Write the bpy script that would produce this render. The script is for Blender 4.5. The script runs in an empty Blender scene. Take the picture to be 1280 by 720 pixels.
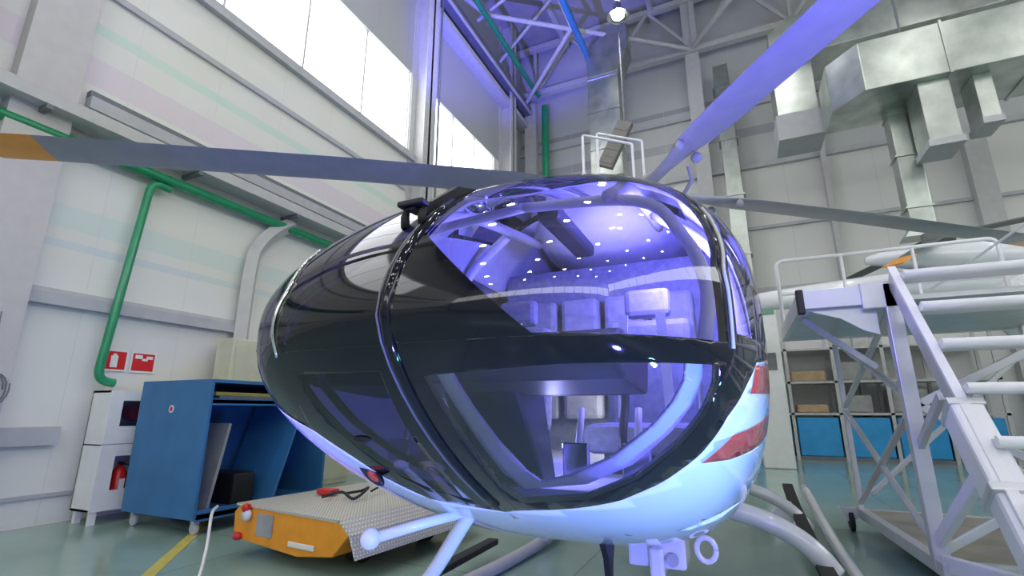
import bpy, bmesh, math, random
from mathutils import Vector, Matrix
random.seed(4)
PI = math.pi
S = bpy.context.scene
COL = S.collection

# ------------------------------------------------------------------ materials
def mat(name, col, rough=.5, metal=0, coat=0, emit=None, estr=0, noise=0, nscale=6, bump=0, spec=.5):
    m = bpy.data.materials.new(name); m.use_nodes = True
    nt = m.node_tree; b = nt.nodes['Principled BSDF']
    b.inputs['Base Color'].default_value = (*col, 1)
    b.inputs['Roughness'].default_value = rough
    b.inputs['Metallic'].default_value = metal
    b.inputs['Coat Weight'].default_value = coat
    b.inputs['Coat Roughness'].default_value = .03
    b.inputs['Specular IOR Level'].default_value = spec
    if emit:
        b.inputs['Emission Color'].default_value = (*emit, 1)
        b.inputs['Emission Strength'].default_value = estr
    tc = nt.nodes.new('ShaderNodeTexCoord')
    n = nt.nodes.new('ShaderNodeTexNoise'); n.inputs['Scale'].default_value = nscale
    n.inputs['Detail'].default_value = 4
    nt.links.new(tc.outputs['Object'], n.inputs['Vector'])
    if noise:
        r = nt.nodes.new('ShaderNodeValToRGB')
        r.color_ramp.elements[0].position = .3; r.color_ramp.elements[1].position = .7
        r.color_ramp.elements[0].color = (*[max(0, c*(1-noise)) for c in col], 1)
        r.color_ramp.elements[1].color = (*[min(1, c*(1+noise)) for c in col], 1)
        nt.links.new(n.outputs['Fac'], r.inputs['Fac']); nt.links.new(r.outputs['Color'], b.inputs['Base Color'])
    if bump:
        bp = nt.nodes.new('ShaderNodeBump'); bp.inputs['Strength'].default_value = bump; bp.inputs['Distance'].default_value = .02
        nt.links.new(n.outputs['Fac'], bp.inputs['Height']); nt.links.new(bp.outputs['Normal'], b.inputs['Normal'])
    return m

def glass_mat(name, tint, ior=1.6, add=0.0):
    m = bpy.data.materials.new(name); m.use_nodes = True
    nt = m.node_tree; nt.nodes.clear()
    out = nt.nodes.new('ShaderNodeOutputMaterial')
    t = nt.nodes.new('ShaderNodeBsdfTransparent'); t.inputs['Color'].default_value = (*tint, 1)
    g = nt.nodes.new('ShaderNodeBsdfGlossy'); g.inputs['Roughness'].default_value = .015
    f = nt.nodes.new('ShaderNodeFresnel'); f.inputs['IOR'].default_value = ior
    a = nt.nodes.new('ShaderNodeMath'); a.operation = 'ADD'; a.inputs[1].default_value = add; a.use_clamp = True
    mx = nt.nodes.new('ShaderNodeMixShader')
    nt.links.new(f.outputs[0], a.inputs[0]); nt.links.new(a.outputs[0], mx.inputs[0])
    nt.links.new(t.outputs[0], mx.inputs[1]); nt.links.new(g.outputs[0], mx.inputs[2])
    nt.links.new(mx.outputs[0], out.inputs[0])
    return m

def banded(name, base, bands, axis='Z', rough=.45, seam=None, seamw=.02, seamcol=(.5, .5, .5), rows=None):
    """wall cladding: base colour with horizontal bands (z0,z1,colour) and panel seams every `seam` metres along `rows` axis"""
    m = bpy.data.materials.new(name); m.use_nodes = True
    nt = m.node_tree; b = nt.nodes['Principled BSDF']; b.inputs['Roughness'].default_value = rough
    geo = nt.nodes.new('ShaderNodeNewGeometry'); sp = nt.nodes.new('ShaderNodeSeparateXYZ')
    nt.links.new(geo.outputs['Position'], sp.inputs[0])
    def mth(op, a, c):
        n = nt.nodes.new('ShaderNodeMath'); n.operation = op
        for i, v in enumerate((a, c)):
            if hasattr(v, 'type'): nt.links.new(v, n.inputs[i])
            else: n.inputs[i].default_value = v
        return n.outputs[0]
    ns = nt.nodes.new('ShaderNodeTexNoise'); ns.inputs['Scale'].default_value = 1.2; ns.inputs['Detail'].default_value = 5
    nt.links.new(geo.outputs['Position'], ns.inputs['Vector'])
    rp = nt.nodes.new('ShaderNodeValToRGB')
    rp.color_ramp.elements[0].color = (*[c*.94 for c in base], 1); rp.color_ramp.elements[1].color = (*base, 1)
    nt.links.new(ns.outputs['Fac'], rp.inputs['Fac']); cur = rp.outputs['Color']
    def over(cur, fac, col, k=1.0):
        mx = nt.nodes.new('ShaderNodeMix'); mx.data_type = 'RGBA'
        nt.links.new(mth('MULTIPLY', fac, k), mx.inputs[0]); nt.links.new(cur, mx.inputs[6]); mx.inputs[7].default_value = (*col, 1)
        return mx.outputs[2]
    for z0, z1, col in bands:
        cur = over(cur, mth('MULTIPLY', mth('GREATER_THAN', sp.outputs[axis], z0), mth('LESS_THAN', sp.outputs[axis], z1)), col)
    if seam:
        fr = mth('FRACT', mth('DIVIDE', mth('ADD', sp.outputs[rows], 100.0), seam), 0)
        cur = over(cur, mth('LESS_THAN', fr, seamw/seam), seamcol, .6)
    nt.links.new(cur, b.inputs['Base Color'])
    return m

M = {}
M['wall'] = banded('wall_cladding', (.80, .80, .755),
                   [(5.45, 5.85, (.75, .68, .72)), (6.2, 6.36, (.63, .77, .68)), (3.45, 3.75, (.68, .76, .72)), (3.2, 3.3, (.66, .72, .73))],  # pink and green bands carry the wall's reflection streaks in the colour
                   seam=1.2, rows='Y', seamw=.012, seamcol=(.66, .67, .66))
M['wall2'] = banded('back_wall_cladding', (.72, .72, .70), [(9.3, 20, (.50, .51, .51)), (10.4, 10.75, (.36, .37, .40)), (11.9, 12.1, (.33, .34, .37))],
                    seam=1.2, rows='X', seamw=.02, seamcol=(.55, .56, .56))
M['wallg'] = banded('grey_upper_cladding', (.42, .43, .44), [], seam=1.2, rows='Y', seamw=.02, seamcol=(.34, .34, .35))
M['wall3'] = banded('far_wall_cladding', (.62, .64, .62), [(0, 1.5, (.42, .45, .46))], seam=1.2, rows='X', seamw=.02, seamcol=(.5, .5, .5))
M['ceil'] = mat('ceiling_steel', (.36, .36, .38), .6, noise=.15, nscale=1.5)
M['steel'] = mat('painted_steel', (.46, .47, .50), .45, noise=.06)
M['steel_lt'] = mat('light_painted_steel', (.52, .52, .52), .45, noise=.05)
M['steel_dk'] = mat('dark_painted_steel', (.16, .17, .19), .5, noise=.1)
M['galv'] = mat('galvanised_sheet', (.46, .50, .47), .28, metal=.9, noise=.22, nscale=2.2, bump=.15)
M['green'] = mat('green_pipe_paint', (.01, .27, .12), .3, coat=.3, noise=.1)
M['alu'] = mat('aluminium_profile', (.66, .67, .70), .35, metal=.55, noise=.06)
M['alu_w'] = mat('white_powder_coated_aluminium', (.83, .83, .86), .35, noise=.03)
M['deck'] = mat('plywood_deck', (.36, .34, .27), .6, noise=.2, nscale=3)
M['black'] = mat('black_gloss_paint', (.003, .004, .007), .05, coat=0.0)
M['blackm'] = mat('black_matt', (.012, .012, .014), .5, noise=.2)
M['white_h'] = mat('white_helicopter_paint', (.78, .80, .84), .14, coat=.8, noise=.01)
M['white'] = mat('white_enamel', (.80, .81, .80), .35, noise=.03)
M['red'] = mat('red_stripe_paint', (.55, .05, .04), .15, coat=.8, noise=.05)
M['fire_red'] = mat('fire_red', (.62, .015, .02), .3, noise=.05)
M['orange'] = mat('orange_paint', (.85, .33, .02), .3, noise=.08)
M['blade'] = mat('rotor_blade_grey', (.30, .31, .33), .35, noise=.06)
M['blade_dk'] = mat('dark_rotor_blade_grey', (.13, .15, .14), .45, noise=.06)
M['glass'] = glass_mat('windscreen_glass', (.86, .86, .88), 1.5, .06)
M['glass_dk'] = glass_mat('dark_reflection_glass', (.10, .105, .12), 1.5, .01)  # darker copy of the windscreen glass, starboard's dark reflections put into the tint
M['pane'] = mat('daylight_pane', (.9, .9, .9), .4, emit=(.96, .98, 1), estr=3.2, noise=.02)
M['lamp'] = mat('lamp_diffuser', (1, 1, 1), .4, emit=(1, .98, .94), estr=130)
M['blue_led'] = mat('blue_position_light', (.2, .3, 1), .3, emit=(.25, .35, 1), estr=14)
M['seat'] = mat('seat_fabric', (.17, .18, .21), .8, noise=.2, nscale=30)
M['inner'] = mat('interior_trim', (.42, .44, .50), .55, noise=.08)
M['inner_fr'] = mat('window_inner_frame', (.62, .63, .74), .45, noise=.04)
M['panel'] = mat('instrument_panel', (.02, .02, .024), .45, noise=.2)
M['cab_blue'] = mat('blue_cabinet_paint', (.035, .16, .36), .45, noise=.12, nscale=3)
M['bin_blue'] = mat('blue_bin_plastic', (.03, .32, .68), .4, noise=.08, nscale=4)
M['rubber'] = mat('black_rubber', (.02, .02, .02), .7, noise=.2)
M['beige'] = mat('beige_enamel', (.62, .62, .47), .5, noise=.05)
M['card'] = mat('brown_cardboard', (.50, .36, .22), .8, noise=.15, nscale=8)
M['yellow'] = mat('yellow_floor_paint', (.62, .55, .10), .4, noise=.12)
M['chrome'] = mat('chrome', (.7, .7, .72), .15, metal=1, noise=.05)
M['grey'] = mat('grey_board', (.33, .34, .33), .6, noise=.15)
M['cord'] = mat('white_cord', (.75, .73, .68), .5, noise=.05)

# tread plate
def tread():
    m = bpy.data.materials.new('tread_plate'); m.use_nodes = True; nt = m.node_tree; b = nt.nodes['Principled BSDF']
    b.inputs['Metallic'].default_value = .15; b.inputs['Roughness'].default_value = .45
    tc = nt.nodes.new('ShaderNodeTexCoord'); mp = nt.nodes.new('ShaderNodeMapping'); mp.inputs['Rotation'].default_value = (0, 0, .78)
    v = nt.nodes.new('ShaderNodeTexVoronoi'); v.inputs['Scale'].default_value = 42; v.inputs['Randomness'].default_value = .1
    nt.links.new(tc.outputs['Object'], mp.inputs[0]); nt.links.new(mp.outputs[0], v.inputs['Vector'])
    r = nt.nodes.new('ShaderNodeValToRGB'); r.color_ramp.elements[0].color = (.95, .92, .82, 1); r.color_ramp.elements[1].color = (.50, .48, .42, 1)
    r.color_ramp.elements[0].position = .2; r.color_ramp.elements[1].position = .45
    nt.links.new(v.outputs['Distance'], r.inputs[0]); nt.links.new(r.outputs[0], b.inputs['Base Color'])
    bp = nt.nodes.new('ShaderNodeBump'); bp.invert = True; bp.inputs['Strength'].default_value = .5; bp.inputs['Distance'].default_value = .004
    nt.links.new(v.outputs['Distance'], bp.inputs['Height']); nt.links.new(bp.outputs[0], b.inputs['Normal'])
    return m
M['tread'] = tread()

def floor_mat():
    m = bpy.data.materials.new('teal_epoxy_floor'); m.use_nodes = True; nt = m.node_tree; b = nt.nodes['Principled BSDF']
    geo = nt.nodes.new('ShaderNodeNewGeometry')
    n = nt.nodes.new('ShaderNodeTexNoise'); n.inputs['Scale'].default_value = .7; n.inputs['Detail'].default_value = 6
    nt.links.new(geo.outputs['Position'], n.inputs['Vector'])
    r = nt.nodes.new('ShaderNodeValToRGB'); r.color_ramp.elements[0].position = .3; r.color_ramp.elements[1].position = .7
    r.color_ramp.elements[0].color = (.25, .37, .32, 1); r.color_ramp.elements[1].color = (.32, .46, .40, 1)
    nt.links.new(n.outputs['Fac'], r.inputs[0])
    # expansion joints every 3 m
    sp = nt.nodes.new('ShaderNodeSeparateXYZ'); nt.links.new(geo.outputs['Position'], sp.inputs[0])
    cur = r.outputs[0]
    for ax, off in (('X', 100.35), ('Y', 101.2)):
        a = nt.nodes.new('ShaderNodeMath'); a.operation = 'ADD'; a.inputs[1].default_value = off; nt.links.new(sp.outputs[ax], a.inputs[0])
        d = nt.nodes.new('ShaderNodeMath'); d.operation = 'DIVIDE'; d.inputs[1].default_value = 3; nt.links.new(a.outputs[0], d.inputs[0])
        f = nt.nodes.new('ShaderNodeMath'); f.operation = 'FRACT'; nt.links.new(d.outputs[0], f.inputs[0])
        l = nt.nodes.new('ShaderNodeMath'); l.operation = 'LESS_THAN'; l.inputs[1].default_value = .003; nt.links.new(f.outputs[0], l.inputs[0])
        mx = nt.nodes.new('ShaderNodeMix'); mx.data_type = 'RGBA'; nt.links.new(l.outputs[0], mx.inputs[0]); nt.links.new(cur, mx.inputs[6])
        mx.inputs[7].default_value = (.12, .17, .15, 1); cur = mx.outputs[2]
    nt.links.new(cur, b.inputs['Base Color'])
    b.inputs['Roughness'].default_value = .16; b.inputs['Specular IOR Level'].default_value = .5
    return m
M['floor'] = floor_mat()

# ------------------------------------------------------------------ mesh helpers
def obj(name, bm, m, parent=None, smooth=False, solid=0, bevel=0, autos=None):
    me = bpy.data.meshes.new(name); bmesh.ops.recalc_face_normals(bm, faces=bm.faces) if smooth is not None else None
    bm.to_mesh(me); bm.free()
    o = bpy.data.objects.new(name, me); COL.objects.link(o)
    if m: me.materials.append(m)
    if smooth:
        for p in me.polygons: p.use_smooth = True
        if autos is not None: me.set_sharp_from_angle(angle=autos)
    if parent: o.parent = parent
    if solid:
        md = o.modifiers.new('thick', 'SOLIDIFY'); md.thickness = solid; md.offset = -1
    if bevel:
        md = o.modifiers.new('bev', 'BEVEL'); md.width = bevel; md.segments = 2; md.limit_method = 'ANGLE'
    return o
def thing(name, label, cat, loc=(0, 0, 0), rz=0, group=None):
    o = bpy.data.objects.new(name, None); COL.objects.link(o); o.location = loc; o.rotation_euler = (0, 0, rz)
    o.empty_display_size = .2
    o['label'] = label; o['category'] = cat
    if group: o['group'] = group
    return o
def tag(o, label, cat, group=None):
    o['label'] = label; o['category'] = cat
    if group: o['group'] = group
    return o
def struct(name, bm, m, **k):
    o = obj(name, bm, m, **k); o['kind'] = 'structure'; return o
def B(): return bmesh.new()
def box(bm, x0, x1, y0, y1, z0, z1, mtx=None):
    vs = [bm.verts.new((x, y, z)) for x in (x0, x1) for y in (y0, y1) for z in (z0, z1)]
    if mtx: 
        for v in vs: v.co = mtx @ v.co
    for f in ((0, 1, 3, 2), (4, 6, 7, 5), (0, 4, 5, 1), (2, 3, 7, 6), (0, 2, 6, 4), (1, 5, 7, 3)):
        bm.faces.new([vs[i] for i in f])
    return bm
def bx(*a, mtx=None): return box(B(), *a, mtx=mtx)
def bar(bm, p, q, w, h=None, up=(0, 0, 1)):
    """rectangular bar from p to q, width w (sideways) height h"""
    h = h or w; p = Vector(p); q = Vector(q); d = (q-p); L = d.length; d.normalize()
    up = Vector(up)
    if abs(d.dot(up)) > .99: up = Vector((1, 0, 0))
    s = d.cross(up).normalized(); u = s.cross(d)
    mt = Matrix((s, d, u)).transposed().to_4x4(); mt.translation = p
    return box(bm, -w/2, w/2, 0, L, -h/2, h/2, mtx=mt)
def tube(bm, pts, r, seg=12, close=True, radii=None):
    pts = [Vector(p) for p in pts]; n = len(pts); rings = []
    prev = None
    for i, p in enumerate(pts):
        d = (pts[min(i+1, n-1)]-pts[max(i-1, 0)]).normalized()
        if prev is None:
            a = Vector((0, 0, 1)) if abs(d.z) < .9 else Vector((1, 0, 0))
            s = d.cross(a).normalized()
        else: s = (prev - d*prev.dot(d)).normalized()
        prev = s; u = d.cross(s); rr = radii[i] if radii else r
        rings.append([bm.verts.new(p + (s*math.cos(t)+u*math.sin(t))*rr) for t in [2*PI*k/seg for k in range(seg)]])
    for a, b in zip(rings, rings[1:]):
        for k in range(seg): bm.faces.new((a[k], a[(k+1) % seg], b[(k+1) % seg], b[k]))
    if close:
        bm.faces.new(rings[0][::-1]); bm.faces.new(rings[-1])
    return bm
def bez(pts, n=8):
    """Catmull-Rom through pts"""
    P = [Vector(p) for p in pts]; P = [P[0]*2-P[1]]+P+[P[-1]*2-P[-2]]; out = []
    for i in range(1, len(P)-2):
        for k in range(n):
            t = k/n; a, b, c, d = P[i-1:i+3]
            out.append(.5*((2*b)+(c-a)*t+(2*a-5*b+4*c-d)*t*t+(3*b-a-3*c+d)*t**3))
    out.append(P[-2]); return out
def prism(bm, poly, axis, a, b):
    """poly 2-D outline extruded along axis from a to b"""
    def pt(p, t):
        return {'X': (t, p[0], p[1]), 'Y': (p[0], t, p[1]), 'Z': (p[0], p[1], t)}[axis]
    A = [bm.verts.new(pt(p, a)) for p in poly]; Bv = [bm.verts.new(pt(p, b)) for p in poly]; n = len(poly)
    bm.faces.new(A[::-1]); bm.faces.new(Bv)
    for i in range(n): bm.faces.new((A[i], A[(i+1) % n], Bv[(i+1) % n], Bv[i]))
    return bm
def lathe(bm, prof, c=(0, 0, 0), axis='Z', seg=24):
    rings = []
    for r, h in prof:
        ring = []
        for k in range(seg):
            t = 2*PI*k/seg; x, y = r*math.cos(t), r*math.sin(t)
            p = {'Z': (x, y, h), 'X': (h, x, y), 'Y': (x, h, y)}[axis]
            ring.append(bm.verts.new(Vector(c)+Vector(p)))
        rings.append(ring)
    for a, b in zip(rings, rings[1:]):
        for k in range(seg): bm.faces.new((a[k], a[(k+1) % seg], b[(k+1) % seg], b[k]))
    bm.faces.new(rings[0][::-1]); bm.faces.new(rings[-1])
    return bm
def ell(bm, c, r, seg=20, rings=12, mtx=None):
    m = Matrix.Translation(c) @ Matrix.Diagonal((*r, 1))
    if mtx: m = Matrix.Translation(c) @ mtx @ Matrix.Diagonal((*r, 1))
    bmesh.ops.create_uvsphere(bm, u_segments=seg, v_segments=rings, radius=1, matrix=m); return bm

# ================================================================== THE HALL
XL, YB, XR, YF, ZC = -7.4, 17.0, 15.0, -13.0, 16.4
struct('floor', bx(XL-.4, XR, YF, YB+.4, -.2, 0), M['floor'])
struct('ceiling', bx(XL-.4, XR, YF, YB+.4, ZC, ZC+.2), M['ceil'])
# left wall below the windows, mullion piers, and above
W1 = (-6.0, 9.42); W2 = (10.35, 14.5); WZ = (7.9, 10.35)
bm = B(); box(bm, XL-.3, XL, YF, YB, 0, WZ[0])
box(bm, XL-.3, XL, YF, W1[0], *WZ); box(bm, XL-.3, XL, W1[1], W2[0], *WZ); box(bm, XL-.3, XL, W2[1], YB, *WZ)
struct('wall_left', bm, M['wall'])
struct('wall_left_upper', bx(XL-.3, XL, YF, YB, WZ[1], ZC), M['wallg'])
struct('wall_back', bx(XL-.3, XR, YB, YB+.3, 0, ZC), M['wall2'])
RW = (8.0, 11.0)
bm = B(); box(bm, XR, XR+.3, YF, YB, 0, RW[0]); box(bm, XR, XR+.3, YF, YB, RW[1], ZC)
struct('wall_right', bm, M['wall'])
bm = B(); box(bm, XL-.3, XR, YF-.3, YF, 0, 6.6); box(bm, XL-.3, XR, YF-.3, YF, 9.2, ZC)
struct('wall_front', bm, M['wall3'])
def window(name, x0, x1, y0, y1, z0, z1, n, along):
    root = obj(name, bx(x0, x1, y0, y1, z0, z1), M['pane']); root['kind'] = 'structure'
    bm = B()
    for i in range(n+1):
        t = i/n
        if along == 'Y':
            y = y0+(y1-y0)*t; s = 1 if x1 < 0 else -1; xf = x1 if x1 < 0 else x0
            box(bm, min(xf, xf+.05*s), max(xf, xf+.05*s), y-.02, y+.02, z0, z1)
        else:
            x = x0+(x1-x0)*t; box(bm, x-.03, x+.03, y1, y1+.05, z0, z1)
    obj('mullions', bm, M['steel_lt'], root)
    return root
window('window_1', XL-.2, XL-.1, W1[0], W1[1], *WZ, 9, 'Y')
window('window_2', XL-.2, XL-.1, W2[0], W2[1], *WZ, 3, 'Y')
window('window_3', XR+.1, XR+.2, YF, YB, *RW, 16, 'Y')
window('window_4', XL-.3, XR, YF-.2, YF-.1, 6.6, 9.2, 14, 'X')
tn = [0]
def trim(bm, m, **k):
    tn[0] += 1; return struct('trim_%d' % tn[0], bm, m, **k)
# girts and ledges of the left wall
trim(bx(XL, XL+.12, YF, YB, 7.72, 7.9), M['steel'])                    # window sill
trim(bx(XL, XL+.05, YF, 9.4, 6.80, 6.9), M['steel'])
trim(bx(XL, XL+.10, 2.75, 9.4, 5.22, 5.32), M['steel_dk'])
trim(bx(XL, XL+.16, 2.75, 9.4, 5.05, 5.22), M['steel'])
trim(bx(XL, XL+.12, YF, 5.2, 2.48, 2.62), M['steel'])
trim(bx(XL, XL+.06, YF, 5.2, 2.62, 2.68), M['steel_lt'])
trim(bx(XL, XL+.12, YF, 3.2, .88, 1.08), M['steel'])
trim(bx(XL, XL+.04, YF, YB, .30, .34), M['steel'])
# wall columns
def hcol(x0, x1, y0, y1, z0, z1, m=None):
    bm = B(); t = .04; w = (y1-y0)
    box(bm, x0, x1, (y0+y1)/2-.04, (y0+y1)/2+.04, z0, z1)
    box(bm, x0, x0+t, y0, y1, z0, z1); box(bm, x1-t, x1, y0, y1, z0, z1)
    return trim(bm, m or M['steel_lt'])
M['pilaster'] = mat('pilaster_cladding', (.56, .54, .54), .5, noise=.04)
trim(bx(XL, XL+.22, 2.02, 2.60, 0, ZC), M['pilaster'])                   # flat pilaster on the far left
hcol(XL, XL+.32, 1.15, 1.62, 4.95, ZC, M['steel_dk'])
hcol(XL, XL+.5, 9.45, 9.95, 0, ZC)
trim(tube(B(), [(XL+.50, 10.08, 4.6), (XL+.50, 10.08, ZC)], .03), M['steel_dk'], smooth=True, autos=.8)
hcol(XL, XL+.5, 14.9, 15.4, 0, ZC)
trim(bx(XL, XL+.45, 10.0, YB, 12.7, 12.9), M['steel_lt'])
trim(bx(XL, XL+.60, -2, YB, 13.25, 13.6), M['steel_dk'])
trim(bx(XL+.6, XL+.66, -2, YB, 13.2, 13.3), M['steel_lt'])
# bent strut of the wall frame behind the pipe
trim(tube(B(), bez([(XL+.14, 5.30, 0), (XL+.14, 5.30, 2.2), (XL+.14, 5.32, 3.6), (XL+.14, 5.42, 4.0), (XL+.14, 5.7, 4.36), (XL+.14, 6.0, 4.6)], 6), .13, 4), M['steel_lt'])
# cable tray along the left wall
t = thing('cable_tray', 'long light grey steel cable tray running along the left wall above the green pipe', 'cable tray', (XL+.26, 0, 4.75))
bm = B(); box(bm, -.2, .16, -6, 9.4, -.02, .0); box(bm, .14, .16, -6, 9.4, 0, .14); box(bm, -.2, -.18, -6, 9.4, 0, .14)
obj('tray', bm, M['steel_lt'], t)
for y in (-2, 1.0, 2.3, 4.1, 5.9, 7.7):
    obj('bracket', bx(-.26, .16, y-.03, y+.03, -.08, -.02), M['steel_dk'], t)
# back wall frame
trim(bx(XL, XR, YB-.15, YB, 9.15, 9.32), M['steel'])
trim(bx(XL, XR, YB-.12, YB, 11.5, 11.62), M['steel'])
trim(bx(XL, XR, YB-.10, YB, 7.0, 7.1), M['steel'])
trim(bx(XL, XR, YB-.10, YB, 4.9, 5.05), M['steel'])
trim(bx(XL, XR, YB-.10, YB, 2.9, 3.05), M['steel'])
def vcol(x, w=.45, d=.45, z1=ZC):
    bm = B(); box(bm, x-w/2, x+w/2, YB-d, YB-d+.05, 0, z1); box(bm, x-w/2, x+w/2, YB-.05, YB, 0, z1); box(bm, x-.05, x+.05, YB-d, YB, 0, z1)
    return trim(bm, M['steel_lt'])
trim(bx(-.64, -.16, YB-.5, YB, 0, ZC), M['steel_lt']); vcol(12.6)
for x, w in ((6.72, .5), (3.1, .14), (-6.85, .5), (-3.3, .3)): trim(bx(x-w/2, x+w/2, YB-.3, YB, 0, 13.8), M['steel_lt'])

# roof trusses across the hall, with braces between them
def truss(y, z0, z1):
    bm = B()
    box(bm, XL, XR, y-.12, y+.12, z0-.11, z0+.11); box(bm, XL, XR, y-.12, y+.12, z1-.1, z1+.1)
    xs = [-.3+3.1*k for k in range(-2, 6)]
    for i, x in enumerate(xs):
        if XL < x < XR: bar(bm, (x, y, z0), (x, y, z1), .1)
        if i+1 < len(xs): bar(bm, (x, y, z0), (x+1.55, y, z1), .1); bar(bm, (x+1.55, y, z1), (xs[i+1], y, z0), .1)
    return trim(bm, M['steel_lt'])
for y in (16.5, 9.5, 2.6, -4.4, -10.4): truss(y, 14.0, 16.2)
def brace(p, q, r=.08): return trim(tube(B(), [p, q], r, 8), M['steel_lt'], smooth=True, autos=.8)
brace((-.4, 16.4, 14.0), (-6.4, 11.9, 14.0)); brace((-.4, 16.4, 14.0), (4.6, 9.7, 14.0)); brace((-6.4, 11.9, 14.0), (-7.2, 9.6, 14.0))
brace((-4.0, 13.6, 14.0), (-7.1, 16.5, 13.5)); brace((-4.0, 13.6, 14.0), (-4.6, 9.6, 16.1)); brace((-7.1, 13.9, 13.6), (-4.0, 13.6, 16.2), .06); brace((-6.8, 12.0, 14.0), (-2.0, 12.0, 16.3), .06)
for i, x in enumerate((-5.2, -1.7, 1.8, 5.3, 8.8, 12.3)):
    trim(bx(x-.09, x+.09, YF, YB, ZC-.25, ZC), M['steel'])

# ------------------------------------------------------------------ pipes
def pipe(name, pts, r, m, label, cat='pipe', n=6, flanges=()):
    o = obj(name, tube(B(), pts, r, 14), m, smooth=True, autos=.9); tag(o, label, cat)
    return o
def corner(path, rad=.25, n=6):
    """round the inner corners of a polyline"""
    P = [Vector(p) for p in path]; out = [P[0]]
    for a, b, c in zip(P, P[1:], P[2:]):
        d1 = (a-b).normalized(); d2 = (c-b).normalized(); s = b+d1*rad; e = b+d2*rad
        for k in range(n+1):
            t = k/n; out.append(s*(1-t)**2+b*2*t*(1-t)+e*t*t)
    out.append(P[-1]); return out
gx = XL+.14
pipe('green_pipe', [(gx+.02, YF+.1, 4.50), (gx+.02, 2.0, 4.50), (gx+.02, 9.3, 4.50)], .075, M['green'], 'long straight green pipe running level along the left wall under the cable tray')
pipe('green_pipe', corner([(gx+.04, 3.85, 4.36), (gx+.04, 3.60, 4.38), (gx+.04, 3.42, 1.62), (gx+.04, 3.62, 1.60)], .16), .052, M['green'], 'green pipe dropping down the left wall beside the red fire signs')
pipe('green_pipe', [(-6.15, 16.6, .0), (-6.15, 16.6, 13.4)], .14, M['green'], 'vertical green pipe in the back left corner of the hall')
pipe('roof_pipe', [(-6.3, -2, 13.75), (-6.3, 16.3, 13.75)], .09, M['green'], 'dark green pipe under the roof beside the left wall')
M['pipe_blue'] = mat('blue_pipe_paint', (.04, .20, .42), .3, noise=.05)
pipe('roof_pipe', [(-3.75, 8.0, 13.45), (-3.75, 16.9, 13.45)], .11, M['pipe_blue'], 'blue pipe hanging under the roof trusses left of the lamp')

# ------------------------------------------------------------------ ducts
def duct(name, outline, axis, a, b, label, seams=(), m='galv'):
    o = obj(name, prism(B(), outline, axis, a, b), M[m], bevel=.01); tag(o, label, 'air duct')
    return o
def rect(a0, a1, b0, b1): return [(a0, b0), (a1, b0), (a1, b1), (a0, b1)]
def rduct(pts2, y0, y1, name, label):
    o = obj(name, prism(B(), pts2, 'Y', y0, y1), M['galv'], bevel=.012); tag(o, label, 'air duct')
    return o
# big horizontal duct with a chamfered left end (outline in X,Y)
main = thing('air_duct', 'big silver box duct with chamfered end and hanging branches at the top right', 'air duct', (2.5, 11.2, 0))
obj('duct_body', prism(B(), [(.52, 0), (0, .6), (0, 1.62), (8.6, 1.62), (8.6, 0)], 'Z', 7.78, 8.95), M['galv'], main, bevel=.015)
for x in (1.9, 3.3, 4.7, 6.1): obj('flange', bx(x, x+.05, -.03, 1.65, 7.75, 8.98), M['galv'], main)
for x in (1.5, 6.0): obj('duct_hanger', bx(x, x+.04, .7, .74, 8.95, ZC), M['steel_dk'], main)
up = thing('air_duct', 'upper silver duct with a square drop, running behind and above the big chamfered duct', 'air duct', (1.6, 12.85, 0))
obj('duct_body', prism(B(), [(-.02, 10.2), (7.9, 10.2), (7.9, 11.4), (.5, 11.4), (0, 11.0)], 'Y', 0, 1.3), M['galv'], up, bevel=.012)
sq = obj('square_drop', prism(B(), [(0, 8.72), (.92, 8.72), (.92, 10.2), (0, 10.2)], 'Y', .3, 1.2), M['galv'], up, bevel=.012)
obj('duct_collar', bx(-.06, .98, .24, 1.26, 8.0, 8.72), M['steel'], sq, bevel=.01)
for x in (2, 5): obj('duct_hanger', bx(x, x+.04, .6, .64, 11.4, ZC), M['steel_dk'], up)
d = obj('drop_duct', bx(1.08, 1.50, 1.0, 1.4, 5.0, 7.78), M['galv'], main, bevel=.01)
for z in (5.4, 6.6, 7.6): obj('flange', bx(1.05, 1.53, .97, 1.43, z, z+.04), M['galv'], d)
obj('duct_mouth', prism(B(), [(.93, 4.78), (1.65, 4.78), (1.50, 5.0), (1.08, 5.0)], 'Y', .95, 1.45), M['galv'], d)
d = obj('duct_stub', bx(1.40, 1.92, .15, .9, 6.45, 7.78), M['galv'], main, bevel=.015)
obj('duct_mouth', bx(1.37, 1.95, .12, .93, 6.33, 6.47), M['steel'], d)
d = obj('duct_stub', bx(2.33, 2.62, .3, .9, 6.8, 7.78), M['galv'], main, bevel=.015)
obj('duct_mouth', bx(2.31, 2.64, .27, .93, 6.68, 6.82), M['steel'], d)
d = thing('air_duct', 'tall pale silver duct standing against the back wall right of the lamp', 'air duct', (.46, 16.45, 0))
obj('duct_body', bx(-.24, .24, -.25, .25, 3.31, 12.9), M['galv'], d, bevel=.01)
for z in (5, 9): obj('wall_bracket', bx(-.05, .05, .25, .545, z-.1, z+.1), M['steel_dk'], d)
for z in (4, 6, 8, 10, 12): obj('flange', bx(-.3, .3, -.28, .28, z, z+.05), M['galv'], d)
d = thing('air_duct', 'large silver vertical duct with an elbow below the roof lamp', 'air duct', (-3.22, 14.75, 0))
obj('duct_body', bx(-.52, .52, -.4, .4, 8.6, 12.4), M['galv'], d, bevel=.01)
obj('elbow', prism(B(), [(-.52, 12.4), (.52, 12.4), (.9, 13.3), (.9, 14.3), (-.1, 14.3), (-.52, 13.5)], 'Y', -.4, .4), M['galv'], d, bevel=.01)
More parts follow.
